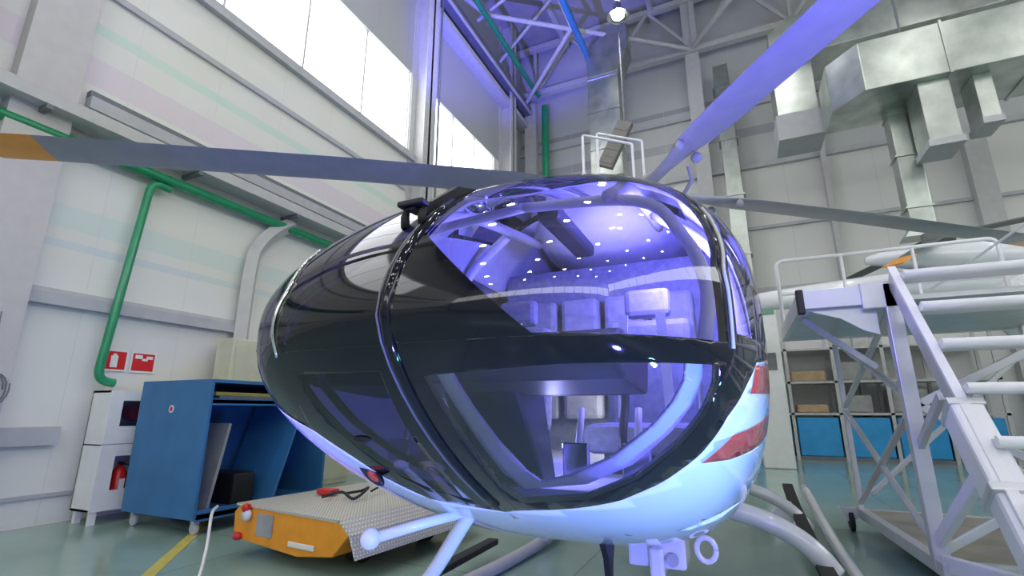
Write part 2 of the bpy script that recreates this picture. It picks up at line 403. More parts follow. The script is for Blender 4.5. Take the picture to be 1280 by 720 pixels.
for z in (9.6, 11.0, 12.3): obj('flange', bx(-.55, .55, -.43, .43, z, z+.05), M['galv'], d)
obj('outlet', bx(-.45, .45, -.35, .35, 0, 8.6), M['steel_lt'], d)
# louvred panel near the duct
M['taupe'] = mat('taupe_paint', (.20, .195, .18), .6, noise=.1)
lv = thing('louvre_panel', 'tilted taupe louvred panel hanging beside the silver duct', 'louvre panel', (-2.72, 13.4, 9.1))
mt = Matrix.Rotation(.48, 4, 'Y')
obj('frame', bx(-.22, .24, -.1, .1, -.75, .75, mtx=mt), M['taupe'], lv)
for k in range(6): obj('slat', bx(-.19, .21, -.12, -.1, -.65+.22*k, -.55+.22*k, mtx=mt), M['taupe'], lv)
obj('hanger', bx(.3, .34, -.02, .02, .6, 7.3), M['steel_dk'], lv)

# ------------------------------------------------------------------ roof lamps
def high_bay(loc, lab):
    t = thing('high_bay_lamp', lab, 'lamp', loc, group='high bay roof lamps')
    obj('housing', lathe(B(), [(.05, .45), (.12, .42), (.14, .22), (.30, .04), (.34, 0), (.33, -.01), (.28, .03)]), M['chrome'], t, smooth=True)
    obj('diffuser', lathe(B(), [(.02, -.04), (.12, -.035), (.17, 0), (.17, .02)]), M['lamp'], t, smooth=True)
    obj('hanger', tube(B(), [(0, 0, .42), (0, 0, ZC-loc[2])], .012, 6), M['steel_dk'], t)
    return t
l1 = high_bay((-2.25, 12.6, 12.9), 'bright round roof lamp hanging nearest the silver duct elbow')
del l1['group']
l1 = high_bay((-2.05, 11.9, 13.1), 'bright round roof lamp just above the other one at the top of the photo'); del l1['group']
def copy_tree(o, loc):
    r = o.copy(); COL.objects.link(r); r.location = loc
    for c in o.children:
        d = c.copy(); COL.objects.link(d); d.parent = r
    return r
LX = (-5.0, -1.2, 2.6, 6.4, 10.2)
first = None
for y in (7.0, 3.4, -.2, -3.8, -7.4, -11):
    for x in LX:
        if first is None:
            first = high_bay((x, y, 13.2), 'round roof lamp of the rows reflected as dots in the windscreen')
        else: copy_tree(first, (x, y, 13.2))

# ================================================================== THE HELICOPTER
YAW = .012; NX, NY = -.776, .939
heli = thing('helicopter', 'black and white helicopter lit violet, standing on skids in the middle', 'helicopter', (NX, NY, 0), YAW)
P_ = dict(zn=1.485, W=.885, Lw=1.3, nw=3.2, zt=2.7, Lt=3.076, nt=1.7, zb=.623, Lb=1.755, nb=1.5, eu=2.418, el=3.2, zm=1.55)
def sup(v, L, n):
    a = min(1, max(0, 1-v/L)); return (1-a**n)**(1/n)
def sst(a, b, x):
    t = min(1, max(0, (x-a)/(b-a))); return t*t*(3-2*t)
def lerp(a, b, t): return a+(b-a)*t
def section(v):
    p = P_
    w = p['W']*sup(v, p['Lw'], p['nw']); T = p['zn']+(p['zt']-p['zn'])*sup(v, p['Lt'], p['nt'])
    Bt = p['zn']+(p['zb']-p['zn'])*sup(v, p['Lb'], p['nb']); Mz = p['zn']+(p['zm']-p['zn'])*min(v, 1)
    k = sst(3.6, 6.8, v)
    w = lerp(w, .24, k); T = lerp(T, 2.62, k); Bt = lerp(Bt, 2.12, sst(3.9, 6.6, v)); Mz = lerp(Mz, 2.36, k)
    k2 = sst(6.8, 10.4, v); w = lerp(w, .14, k2); T = lerp(T, 2.55, k2); Bt = lerp(Bt, 2.26, k2)
    return w, T, Bt, Mz
def surf(t, v):
    w, T, Bt, Mz = section(v); c, s = math.cos(t), math.sin(t)
    e = P_['eu'] if s >= 0 else P_['el']
    e = lerp(e, 2.0, sst(5, 7, v))
    r = 1/((abs(c)**e+abs(s)**e)**(1/e)); c *= r; s *= r
    return Vector((w*c, v, Mz+((T-Mz)*s if s >= 0 else (Mz-Bt)*s)))
NS = 44; NT = 144
vs = [P_['Lw']*(1-(1-(q/NS)**P_['nw'])**(1/P_['nw'])) for q in [.004]+[i*.93 for i in range(1, NS+1)]]
vv = vs[-1]
while vv < 10.35: vv += .07 if vv < 4 else .2; vs.append(min(vv, 10.4))
V = []; Fc = []
V.append(Vector((0, 0, P_['zn'])))
for v in vs:
    for k in range(NT): V.append(surf(2*PI*k/NT, v))
for k in range(NT): Fc.append((0, 1+k, 1+(k+1) % NT))
for i in range(len(vs)-1):
    a = 1+i*NT; b = a+NT
    for k in range(NT):
        q = (a+k, b+k, b+(k+1) % NT, a+(k+1) % NT); Fc.append(q[:3]); Fc.append((q[0], q[2], q[3]))
V.append(Vector((0, 10.4, 2.4))); a = 1+(len(vs)-1)*NT
for k in range(NT): Fc.append((a+(k+1) % NT, a+k, len(V)-1))
# smooth normals of the whole shell, kept on every piece
NRM = [Vector((0, 0, 0)) for _ in V]
for f in Fc:
    n = (V[f[1]]-V[f[0]]).cross(V[f[2]]-V[f[0]])
    for i in f: NRM[i] += n
def outward(p, n):
    w, T, Bt, Mz = section(p.y); c = Vector((0, p.y+.15, Mz)); return n if n.dot(p-c) > 0 else -n
NRM = [outward(p, n.normalized()) if n.length > 0 else Vector((0, -1, 0)) for p, n in zip(V, NRM)]
NRM[0] = Vector((0, -1, 0))
tris = [tuple((V[i], NRM[i]) for i in f) for f in Fc]
def split(tris, g):
    """cut triangles along g(p)=0; returns (positive, negative)"""
    P, N = [], []
    cache = {}
    def gv(v):
        k = (round(v[0].x, 6), round(v[0].y, 6), round(v[0].z, 6))
        if k not in cache: cache[k] = g(v[0])
        return cache[k]
    for t in tris:
        d = [gv(v) for v in t]
        if min(d) >= 0: P.append(t); continue
        if max(d) < 0: N.append(t); continue
        pp, nn = [], []
        for i in range(3):
            a, b = t[i], t[(i+1) % 3]; da, db = d[i], d[(i+1) % 3]
            (pp if da >= 0 else nn).append(a)
            if (da >= 0) != (db >= 0):
                s = da/(da-db)
                # refine the crossing so that edges stay smooth
                lo, hi = 0.0, 1.0
                c = (a[0].lerp(b[0], s), a[1].lerp(b[1], s).normalized()); pp.append(c); nn.append(c)
        for poly, dst in ((pp, P), (nn, N)):
            for i in range(1, len(poly)-1): dst.append((poly[0], poly[i], poly[i+1]))
    return P, N
def region(tris, gs):
    rest = []; cur = tris
    for g in gs:
        cur, n = split(cur, g); rest += n
    return cur, rest
def shell(name, tris, m, parent, thick=0, off=0.0):
    bm = B(); idx = {}; nr = []
    for t in tris:
        vv = []
        for p, n in t:
            k = (round(p.x, 5), round(p.y, 5), round(p.z, 5))
            if k not in idx: idx[k] = bm.verts.new(p+n*off); nr.append(n)
            if idx[k] not in vv: vv.append(idx[k])
        if len(vv) == 3:
            try: bm.faces.new(vv)
            except ValueError: pass
    bm.verts.index_update()
    # consistent winding towards the outside
    for f in list(bm.faces):
        c = f.calc_center_median(); f.normal_update()
        n = sum((nr[v.index] for v in f.verts), Vector())
        if f.normal.dot(n) < 0: f.normal_flip()
    me = bpy.data.meshes.new(name); 
    bm.to_mesh(me); bm.free(); me.materials.append(m)
    for p in me.polygons: p.use_smooth = True
    me.normals_split_custom_set_from_vertices([tuple(n) for n in nr])
    o = bpy.data.objects.new(name, me); COL.objects.link(o); o.parent = parent
    if thick:
        md = o.modifiers.new('thick', 'SOLIDIFY'); md.thickness = thick; md.offset = -1
        if name in ('upper_body', 'lower_body'): me.materials.append(M['inner']); md.material_offset = 1
    return o
def ang(p): return math.degrees(math.atan2(abs(p.x), 1.3-p.y))
def pwl(tab, x):
    if x <= tab[0][0]: return tab[0][1]
    for (a, b), (c, d) in zip(tab, tab[1:]):
        if x <= c: return b+(d-b)*(x-a)/(c-a)
    return tab[-1][1]
PB = [(.900, -8), (.925, 0), (.949, 19.4), (.982, 29.5), (1.056, 35.3), (1.138, 38.6), (1.239, 40.5), (1.32, 43.8), (1.388, 48), (1.42, 70), (1.45, 190)]
SB = [(.900, -8), (.917, 0), (.925, 14), (.945, 22), (1.02, 24), (1.11, 23.5), (1.19, 25), (1.25, 30), (1.32, 38), (1.388, 48), (1.42, 70), (1.45, 190)]
def g_black(p):
    if p.y > 6.2: return -1
    return (pwl(PB if p.x > 0 else SB, p.z)-ang(p))
upper, lower = split(tris, g_black)
def convex(poly, side):
    """half-planes of a convex polygon given in (angle, height); side +1 port, -1 starboard"""
    gs = [lambda p: side*p.x-.002, lambda p: 3.9-p.y]
    n = len(poly); area = sum(poly[i][0]*poly[(i+1) % n][1]-poly[(i+1) % n][0]*poly[i][1] for i in range(n))
    s = 1 if area > 0 else -1
    for i in range(n):
        (a0, z0), (a1, z1) = poly[i], poly[(i+1) % n]
        gs.append(lambda p, a0=a0, z0=z0, a1=a1, z1=z1: s*((a1-a0)*(p.z-z0)-(z1-z0)*(ang(p)-a0))*.02)
    return gs
CH_P = [(2.9, 1.350), (19, 1.353), (36.9, 1.372), (37.2, 1.314), (36.2, 1.24), (34.4, 1.165), (31.0, 1.07), (24.5, .999), (9.2, .966), (6.0, 1.02), (4.4, 1.176)]
CH_S = [(2.9, 1.350), (16, 1.352), (17.5, 1.30), (18.5, 1.18), (18.0, 1.06), (14, .995), (8, .970), (6.0, 1.02), (4.4, 1.176)]
chP, upper = region(upper, convex(CH_P, 1))
chS, upper = region(upper, convex(CH_S, -1))
def wsg(side, amax):
    return [lambda p: side*p.x-(.022), lambda p: p.z-1.412, lambda p: amax(p)-ang(p), lambda p: 1.05+.0*p.x-p.y+.15*(1-abs(p.x)), lambda p: 2.45-p.z]
aP = lambda p: 38.3+max(0, p.z-1.6)*22
aS = lambda p: 17.0+max(0, p.z-1.6)*30
wsP, upper = region(upper, wsg(1, aP)); wsS, upper = region(upper, wsg(-1, aS))
def doorg(side, a0):
    return [lambda p: side*p.x-.2, lambda p: p.z-1.44, lambda p: ang(p)-a0(p), lambda p: 1.62-p.y, lambda p: 2.12-p.z]
drP, upper = region(upper, doorg(1, lambda p: aP(p)+2.6)); drS, upper = region(upper, doorg(-1, lambda p: aS(p)+2.6))
def cabg(side):
    return [lambda p: side*p.x-.2, lambda p: p.z-1.44, lambda p: p.y-1.80, lambda p: 3.2-p.y, lambda p: 2.12-p.z]
cbP, upper = region(upper, cabg(1)); cbS, upper = region(upper, cabg(-1))
def roofg(side): return [lambda p: side*p.x-.06, lambda p: .62-side*p.x, lambda p: p.z-2.12, lambda p: p.y-1.24, lambda p: 1.95-p.y]
rfP, upper = region(upper, roofg(1)); rfS, upper = region(upper, roofg(-1))
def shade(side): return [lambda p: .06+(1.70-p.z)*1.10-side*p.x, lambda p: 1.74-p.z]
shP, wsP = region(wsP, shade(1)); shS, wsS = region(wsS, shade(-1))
# painted stripes and intake on the lower body
R1 = [(39.5, 1.106), (46, 1.122), (80, 1.150), (80, 1.30), (56, 1.232), (43.4, 1.190)]
R2 = [(45.2, 1.296), (80, 1.315), (80, 1.44), (47, 1.37)]
r1, lower = region(lower, convex(R1, 1)); r2, lower = region(lower, convex(R2, 1))
IN = [(62, .842), (68, .852), (80, .93), (72, .925), (64, .89)]
inn, lower = region(lower, convex(IN, 1))
shell('lower_body', lower, M['white_h'], heli, .02)['label'] = 'white lower body'
body = shell('upper_body', upper, M['black'], heli, .02); body['label'] = 'gloss black upper body and frames'
shell('red_stripe', r1, M['red'], heli, .02); shell('red_stripe', r2, M['red'], heli, .02)
shell('air_intake', inn, M['blackm'], heli, 0, -.05)
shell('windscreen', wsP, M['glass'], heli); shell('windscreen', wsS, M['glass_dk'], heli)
shell('roof_window', rfP, M['glass'], heli); shell('roof_window', rfS, M['glass'], heli)
shell('dark_reflection_panel', shP, M['black'], heli); shell('dark_reflection_panel', shS, M['black'], heli)  # dark reflection in the windscreen, built as opaque black triangles
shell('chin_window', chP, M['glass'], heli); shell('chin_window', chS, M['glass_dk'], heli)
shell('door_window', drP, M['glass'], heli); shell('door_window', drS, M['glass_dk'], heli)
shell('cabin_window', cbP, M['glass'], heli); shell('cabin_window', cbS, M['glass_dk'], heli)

# point on the shell surface from angle and height (inverse of ang), by search along v
def onsurf(a, z, side=1, off=0.0):
    lo, hi = .002, 1.29
    best = None
    def at(v):
        w, T, Bt, Mz = section(v)
        if not Bt < z < T: return None
        e = P_['eu'] if z >= Mz else P_['el']; q = (z-Mz)/(T-Mz) if z >= Mz else (Mz-z)/(Mz-Bt)
        return w*(1-q**e)**(1/e)
    prev = None
    for k in range(1500):
        v = .001+k*.0015
        u = at(v)
        if u is None: continue
        aa = math.degrees(math.atan2(u, 1.3-v))
        if aa >= a:
            p = Vector((side*u, v, z)); c = Vector((0, 1.1, 1.5)); n = (p-c).normalized()
            return p+n*off
    return None
def edge_tube(poly, side, r, off, name, m, parent, closed=False, n=5):
    pts = [onsurf(a, z, side, off) for a, z in poly]; pts = [p for p in pts if p]
    if closed: pts.append(pts[0])
    return obj(name, tube(B(), bez(pts, n), r, 10), m, parent, smooth=True)
# inner frames around the chin windows
def ring(tr_, poly, side, off):
    inn_, out_ = region(tr_, convex(poly, side)); return shell('inner_window_frame', out_, M['inner_fr'], heli, .01, off)
ring(chP, [(5.0, 1.338), (19, 1.342), (34.2, 1.355), (34.2, 1.30), (33.0, 1.235), (31, 1.17), (27.0, 1.085), (20.5, 1.022), (14, .995), (11.5, 1.03), (8.6, 1.12), (6.6, 1.22)], 1, -.045)
ring(chS, [(5.0, 1.338), (15.0, 1.338), (16, 1.29), (16.6, 1.18), (16.0, 1.08), (13, 1.03), (10, 1.03), (8.0, 1.12), (6.2, 1.22)], -1, -.045)
# centre post: slim black rib with light seal
cz = [(.075, 1.66), (.03, 1.56), (.03, 1.46)]
def cprof():
    pts = []
    for z in [1.90, 1.84, 1.78, 1.72, 1.66, 1.60, 1.54, 1.48, 1.42, 1.36, 1.30, 1.24, 1.18, 1.12, 1.06, 1.0, .95]:
        lo, hi = 0.0, 3.0
        for _ in range(40):
            mid = (lo+hi)/2; w, T, Bt, Mz = section(mid)
            if Bt < z < T: hi = mid
            else: lo = mid
        pts.append(Vector((0, hi-.002, z)))
    return pts
cp = cprof()
obj('centre_post', tube(B(), [p+Vector((0, .004, 0)) for p in cp], .016, 8), M['black'], heli, smooth=True)
obj('post_seal', tube(B(), [p+Vector((-.022, -.002, 0)) for p in cp], .0035, 6), M['steel_dk'], heli, smooth=True)
# starboard and port windscreen rims
edge_tube([(aS(Vector((0, 0, z)))+1.2, z) for z in (1.40, 1.47, 1.54, 1.60, 1.66, 1.72, 1.78)], -1, .005, .003, 'window_rim', M['chrome'], heli)
edge_tube([(aP(Vector((0, 0, z)))+1.2, z) for z in (1.40, 1.47, 1.54, 1.60, 1.66, 1.72, 1.80, 1.86)], 1, .005, .003, 'window_rim', M['steel_lt'], heli)
# interior
def halfw(v, z):
    w, T, Bt, Mz = section(v)
    if not Bt < z < T: return 0
    e = P_['eu'] if z >= Mz else P_['el']; q = (z-Mz)/(T-Mz) if z >= Mz else (Mz-z)/(Mz-Bt)
    return w*(1-q**e)**(1/e)
fo = [(v, halfw(v, .96)-.05) for v in (.70, .76, .84, .95, 1.1, 1.4, 2.0, 3.3)]
fo = [(v, w) for v, w in fo if w > .05]
obj('cabin_floor', prism(B(), [(w, v) for v, w in fo]+[(-w, v) for v, w in fo[::-1]], 'Z', .965, 1.0), M['inner'], heli)
bm = B(); prism(bm, [(.16, 1.40), (.30, 1.46), (.62, 1.47), (.70, 1.43), (.64, 1.30), (.30, 1.33), (.16, 1.375)], 'X', -.52, .52)
obj('glare_shield', bm, M['panel'], heli, bevel=.015)
bm = B(); prism(bm, [(.74, 1.0), (.86, 1.0), (.72, 1.36), (.46, 1.36)], 'X', -.14, .14)
ped = obj('centre_console', bm, M['panel'], heli, bevel=.01)
pan = obj('instrument_panel', bx(-.48, .48, .60, .64, 1.30, 1.42), M['panel'], heli, bevel=.01)
for x in (-.38, -.2, .2, .38):
    obj('screen', bx(x-.07, x+.07, .64, .648, 1.31, 1.40), M['blackm'], pan)
def seat(side):
    s = obj('pilot_seat', bx(side*.38-.22, side*.38+.22, 1.12, 1.55, 1.08, 1.20), M['seat'], heli, bevel=.04)
    mt = Matrix.Translation((side*.38, 1.58, 1.15)) @ Matrix.Rotation(-.12, 4, 'X')
    obj('backrest', bx(-.22, .22, 0, .11, 0, .58, mtx=mt), M['seat'], s, bevel=.04)
    obj('headrest', bx(-.12, .12, .02, .10, .60, .76, mtx=mt), M['seat'], s, bevel=.03)
    obj('seat_base', bx(side*.38-.14, side*.38+.14, 1.18, 1.5, .92, 1.08), M['blackm'], s)
    bm = B()
    for k in (-1, 1): bar(bm, (side*.38+k*.09, 1.50, 1.72), (side*.38+k*.11, 1.46, 1.22), .045, .012, (0, 1, 0))
    obj('harness', bm, M['inner'], s)
seat(1); seat(-1)
for sd in (1, -1):
    st = obj('cyclic_stick', tube(B(), bez([(sd*.38, .95, .98), (sd*.38, .90, 1.15), (sd*.38, .98, 1.28), (sd*.38, .96, 1.38)], 6), .016, 10), M['blackm'], heli, smooth=True)
    obj('grip', tube(B(), [(sd*.38, .965, 1.36), (sd*.38, .94, 1.47)], .026, 10), M['rubber'], st, smooth=True)
    for k in (-1, 1):
        pd = obj('rudder_pedal', bx(sd*.36+k*.10-.045, sd*.36+k*.10+.045, .70, .72, 1.03, 1.15), M['chrome'], heli, bevel=.005)
        obj('pedal_arm', tube(B(), [(sd*.36+k*.10, .72, 1.08), (sd*.36+k*.10, .80, 1.26)], .012, 8), M['inner_fr'], pd, smooth=True)
obj('rear_bulkhead', bx(-.74, .74, 2.35, 2.40, .85, 2.25), M['seat'], heli)
bm = B()
for x in (-.45, -.15, .15, .45): box(bm, x-.13, x+.13, 2.22, 2.34, 1.2, 2.0)
M['rear'] = mat('rear_seat_fabric', (.24, .25, .27), .8, noise=.15, nscale=20)
obj('rear_seats', bm, M['rear'], heli, bevel=.03)
for sd in (1, -1):
    obj('door_pillar', tube(B(), bez([(sd*.83, 1.70, 1.2), (sd*.83, 1.70, 1.6), (sd*.74, 1.70, 2.05), (sd*.45, 1.70, 2.32)], 6), .03, 8), M['inner_fr'], heli, smooth=True)
    obj('roof_rail', tube(B(), bez([(sd*.40, .78, 2.05), (sd*.42, 1.2, 2.25), (sd*.42, 2.2, 2.42)], 6), .03, 8), M['inner_fr'], heli, smooth=True)
    obj('windscreen_hoop', tube(B(), bez([(sd*.70, .52, 1.43), (sd*.72, .60, 1.62), (sd*.66, .70, 1.82), (sd*.50, .80, 2.02), (sd*.0, .9, 2.12)], 6), .022, 8), M['inner_fr'], heli, smooth=True)
obj('overhead_console', bx(-.06, .06, 1.2, 1.9, 2.18, 2.26), M['panel'], heli, bevel=.02)
# wipers / wire cutter at the top of the post
wc = obj('wire_cutter', prism(B(), [(.16, 1.855), (.20, 1.885), (.27, 1.925), (.42, 2.04), (.56, 2.09), (.46, 2.01), (.33, 1.92), (.22, 1.86)], 'X', -.012, .012), M['blackm'], heli)
wc.location = (-.05, -.025, -.035)
for k in (-1, 1):
    obj('foot', tube(B(), [(k*.03, .20, 1.88), (k*.03, .19, 1.845), (k*.03, .195, 1.815)], .012, 8, radii=[.008, .013, .014]), M['rubber'], wc, smooth=True)
obj('deflector', bx(-.045, .045, .165, .205, 1.872, 1.89), M['blackm'], wc, bevel=.005)
# engine cowling and exhausts
def loft(bm, secs, seg=32, e=2.4):
    rings = []
    for y, cx, cz, w, h in secs:
        ring = []
        for k in range(seg):
            t = 2*PI*k/seg; c, s = math.cos(t), math.sin(t); r = 1/((abs(c)**e+abs(s)**e)**(1/e))
            ring.append(bm.verts.new((cx+w*c*r, y, cz+h*s*r)))
        rings.append(ring)
    for a, b in zip(rings, rings[1:]):
        for k in range(seg): bm.faces.new((a[k], a[(k+1) % seg], b[(k+1) % seg], b[k]))
    bm.faces.new(rings[0][::-1]); bm.faces.new(rings[-1]); return bm
obj('engine_cowling', loft(B(), [(1.9, 0, 2.5, .25, .10), (2.2, 0, 2.56, .48, .2), (2.8, 0, 2.66, .6, .36), (3.6, 0, 2.72, .66, .42), (4.6, 0, 2.72, .66, .42), (5.6, 0, 2.66, .55, .34), (6.6, 0, 2.58, .3, .16), (7.0, 0, 2.55, .2, .08)]), M['white_h'], heli, smooth=True)
for sd in (1, -1):
    obj('exhaust', tube(B(), bez([(sd*.35, 5.0, 2.85), (sd*.55, 5.3, 2.95), (sd*.7, 5.5, 3.0)], 5), .13, 16), M['chrome'], heli, smooth=True, autos=.8)
    obj('engine_inlet', tube(B(), [(sd*.5, 3.0, 2.70), (sd*.52, 2.75, 2.68)], .1, 16, radii=[.12, .10]), M['steel_dk'], heli, smooth=True, autos=.8)
# roof fittings at the starboard front, seen past the windscreen
for i, (u, v, z) in enumerate([(-.34, 1.05, 2.27), (-.40, 1.22, 2.31), (-.32, 1.40, 2.39)]):
    obj('roof_fitting', ell(B(), (u, v, z), (.07, .10, .05)), M['chrome' if i < 2 else 'blackm'], heli, smooth=True)
obj('roof_antenna', prism(B(), [(1.55, 2.43), (1.75, 2.47), (1.76, 2.60), (1.68, 2.60)], 'X', -.21, -.19), M['blackm'], heli)
# tail
obj('tail_fin', prism(B(), [(9.6, 2.45), (10.4, 2.4), (11.1, 3.7), (10.7, 3.75), (10.1, 2.9), (9.3, 2.55)], 'X', -.05, .05), M['white_h'], heli, bevel=.02)
obj('stabiliser', bx(-1.1, 1.1, 8.7, 9.1, 2.38, 2.43), M['white_h'], heli, bevel=.015)
tr = obj('tail_rotor', tube(B(), [(.05, 10.7, 3.2), (.25, 10.7, 3.2)], .06, 12), M['chrome'], heli, smooth=True, autos=.8)
for k in range(2): obj('tail_blade', bx(.22, .24, 10.6, 10.8, 3.2 if k else 2.25, 4.15 if k else 3.2), M['blade'], tr)
# main rotor
HX, HY, HZ = .02, 4.07, 3.50
hub = obj('rotor_hub', lathe(B(), [(.10, 2.9), (.11, 3.3), (.30, 3.40), (.34, 3.48), (.28, 3.52), (.10, 3.54)], (HX, HY, 0)), M['steel_dk'], heli, smooth=True, autos=.8)
obj('swash_plate', lathe(B(), [(.26, 3.16), (.28, 3.18), (.28, 3.22), (.26, 3.24)], (HX, HY, 0)), M['chrome'], hub, smooth=True, autos=.8)
A0 = math.atan2(-.60, -.795)-YAW
def blade(i):
    a = A0+i*PI/2
    mt = Matrix.Translation((HX, HY, HZ)) @ Matrix.Rotation(a, 4, 'Z')
    R0, R1_ = .30, 5.95
    st = [(.30, .10, .09), (.55, .09, .07), (.85, .12, .05), (1.05, .17, .035), (1.35, .20, .025), (3.0, .20, .024), (5.45, .20, .022)]
    def sec(bm, r, ch, th, tw, dz):
        ring = []
        for k in range(20):
            t = 2*PI*k/20; x = math.cos(t); y = math.sin(t)
            cx = ch*x-ch*.1; cz = th*y*(.65+.35*(-x) if x < 0 else .65-.5*x)
            p = Vector((r, cx*math.cos(tw)-cz*math.sin(tw), cx*math.sin(tw)+cz*math.cos(tw)+dz)); ring.append(bm.verts.new(mt @ p))
        return ring
    def make(stl):
        bm = B(); rings = [sec(bm, r, c, t, .16-.10*min(1, r/5.9), -.004*r*r+.04) for r, c, t in stl]
        for A, C in zip(rings, rings[1:]):
            for k in range(20): bm.faces.new((A[k], A[(k+1) % 20], C[(k+1) % 20], C[k]))
        bm.faces.new(rings[0][::-1]); bm.faces.new(rings[-1]); return bm
    b = obj('rotor_blade', make(st), M['blade'], heli, smooth=True, autos=.9)
    obj('tip_band', make([(5.45, .20, .022), (5.85, .20, .02), (5.95, .16, .008)]), M['orange'], b, smooth=True, autos=.9)['label'] = 'orange tip band'
    bm = B(); tube(bm, [mt @ Vector((.75, .14, .0)), mt @ Vector((.7, .2, -.12)), mt @ Vector((.3, .22, -.28))], .02, 8)
    obj('pitch_link', bm, M['blade'], b, smooth=True)
    obj('damper_weight', ell(B(), mt @ Vector((.95, .10, -.03)), (.05, .05, .05)), M['blade'], b, smooth=True)
    obj('damper_weight', ell(B(), mt @ Vector((1.12, -.17, -.04)), (.04, .04, .05)), M['blade'], b, smooth=True)
for i in range(4): blade(i)
# landing gear
def L2(x, y, z):
    """hall coordinates to helicopter coordinates"""
    dx, dy = x-NX, y-NY; c, s = math.cos(YAW), math.sin(YAW); return Vector((dx*c+dy*s, -dx*s+dy*c, z))
sk = obj('landing_skid', tube(B(), bez([L2(.66, 2.2, .30), L2(.66, 2.6, .12), L2(.66, 3.2, .06), L2(.64, 5.2, .06), L2(.62, 6.4, .16), L2(.58, 7.3, .34)], 8), .05, 14), M['white_h'], heli, smooth=True)
obj('step_board', prism(B(), [(2.9, .08), (4.4, .10), (5.6, .20), (6.4, .34), (6.4, .38), (5.6, .245), (4.4, .145), (2.9, .12)], 'X', .42-NX, .53-NX), M['rubber'], sk)
obj('step_bracket', prism(B(), [(.42-NX, .33), (.42-NX, .06), (.36-NX, .06), (.16-NX, .16), (.36-NX, .32)], 'Y', 5.32, 5.36), M['white_h'], sk)
sk = obj('landing_skid', tube(B(), bez([L2(-2.02, 2.2, .30), L2(-1.99, 2.6, .12), L2(-1.97, 3.2, .06), L2(-1.86, 4.6, .06), L2(-1.84, 6.6, .14), L2(-1.86, 7.1, .34)], 8), .05, 14), M['steel_lt'], heli, smooth=True)
obj('step_board', prism(B(), [(2.4, .10), (3.38, .10), (3.38, .15), (2.4, .15)], 'X', -2.17-NX, -2.07-NX), M['rubber'], sk, bevel=.01)
for y, r in ((4.72, .078), (6.30, .062)):
    obj('cross_tube', tube(B(), bez([L2(.50, y, .06), L2(.42, y, .17), L2(.30, y, .28), L2(.12, y, .38), L2(-.1, y, .45), L2(-.4, y, .50), L2(-.85, y, .52), L2(-1.3, y, .48), L2(-1.6, y, .40), L2(-1.78, y, .28), L2(-1.86, y, .09)], 6), r, 16), M['white_h'], heli, smooth=True)
# belly fittings (hall coordinates)
c_ = L2(-.48, 2.85, .58)
bm = B(); box(bm, c_.x-.13, c_.x+.15, c_.y-.12, c_.y+.12, .50, .66); box(bm, c_.x-.02, c_.x+.05, c_.y-.16, c_.y+.1, .46, .60)
fx = obj('tube_clamp', bm, M['white_h'], heli, bevel=.015)
obj('clamp_bolt', lathe(B(), [(.03, -.15), (.03, -.11)], (c_.x+.09, c_.y, .55), 'Y', 12), M['inner'], fx, smooth=True, autos=.8)
bm = B(); pts = [Vector((c_.x+.24+.045*math.cos(t), c_.y-.02, .585+.055*math.sin(t))) for t in [2*PI*k/16 for k in range(17)]]
obj('tie_down_ring', tube(bm, pts, .014, 8), M['white_h'], heli, smooth=True)
obj('blade_antenna', prism(B(), [(1.50, .66), (1.72, .64), (1.66, .55), (1.64, .46), (1.60, .46), (1.57, .57)], 'X', .115, .145), M['blackm'], heli, bevel=.004)
ell_bm = ell(B(), onsurf(1, .94, 1)*1 + Vector((.10, .66, -.20)), (.035, .06, .02)); obj('red_beacon', ell_bm, M['red'], heli, smooth=True)
# nose strut with the ball-ended arm (starboard, under the nose)
J = L2(-1.02, 1.82, .86)
ns = obj('nose_strut', tube(B(), bez([J+Vector((.05, .02, .04)), J, L2(-1.20, 1.88, .64), L2(-1.40, 1.94, .42), L2(-1.70, 2.0, .05)], 6), .03, 14), M['white_h'], heli, smooth=True)
obj('strut_foot', lathe(B(), [(.09, 0), (.09, .02), (.04, .05), (.03, .08)], L2(-1.71, 2.0, 0), 'Z', 20), M['white_h'], ns, smooth=True, autos=.8)
arm = obj('sensor_arm', tube(B(), [J+Vector((0, 0, .01)), L2(-1.13, 1.66, .845), L2(-1.235, 1.53, .815)], .019, 14), M['white_h'], heli, smooth=True)
obj('sensor_head', ell(B(), L2(-1.25, 1.515, .812), (.036, .036, .036)), M['white_h'], arm, smooth=True)
# lamp pod low on the starboard nose
c = onsurf(25.5, 1.05, -1)
lp = obj('landing_light', ell(B(), c, (.07, .02, .022), mtx=Matrix.Rotation(.6, 4, 'Y')), M['blackm'], heli, smooth=True)
obj('lens', ell(B(), c+Vector((.02, -.012, -.01)), (.03, .012, .012), mtx=Matrix.Rotation(.6, 4, 'Y')), M['red'], lp, smooth=True)
obj('nose_vent', ell(B(), onsurf(15, 1.17, -1), (.035, .012, .012)), M['blackm'], heli, smooth=True)

# ================================================================== LEFT SIDE OBJECTS
# fire signs
def sign(y0, y1, lab, kind):
    t = thing('fire_sign', lab, 'sign', (XL+.01, (y0+y1)/2, 1.90), group='fire signs')
    obj('plate', bx(0, .008, -.16, .16, -.14, .14), M['white'], t)
    obj('red_field', bx(.008, .011, -.135, .135, -.115, .115), M['fire_red'], t)
    bm = B()
    if kind == 0:
        box(bm, .011, .014, -.04, .04, -.09, .06); box(bm, .011, .014, -.02, .02, .06, .085)
    else:
        box(bm, .011, .014, -.11, -.02, .045, .095); box(bm, .011, .014, -.02, .05, .02, .05); box(bm, .011, .014, .03, .11, .045, .085)
    obj('pictogram', bm, M['white'], t)
    return t
sign(3.50, 3.80, 'red sign with a white extinguisher pictogram on the left wall', 0)
sign(3.85, 4.15, 'red fire hose sign just right of the extinguisher sign on the left wall', 1)
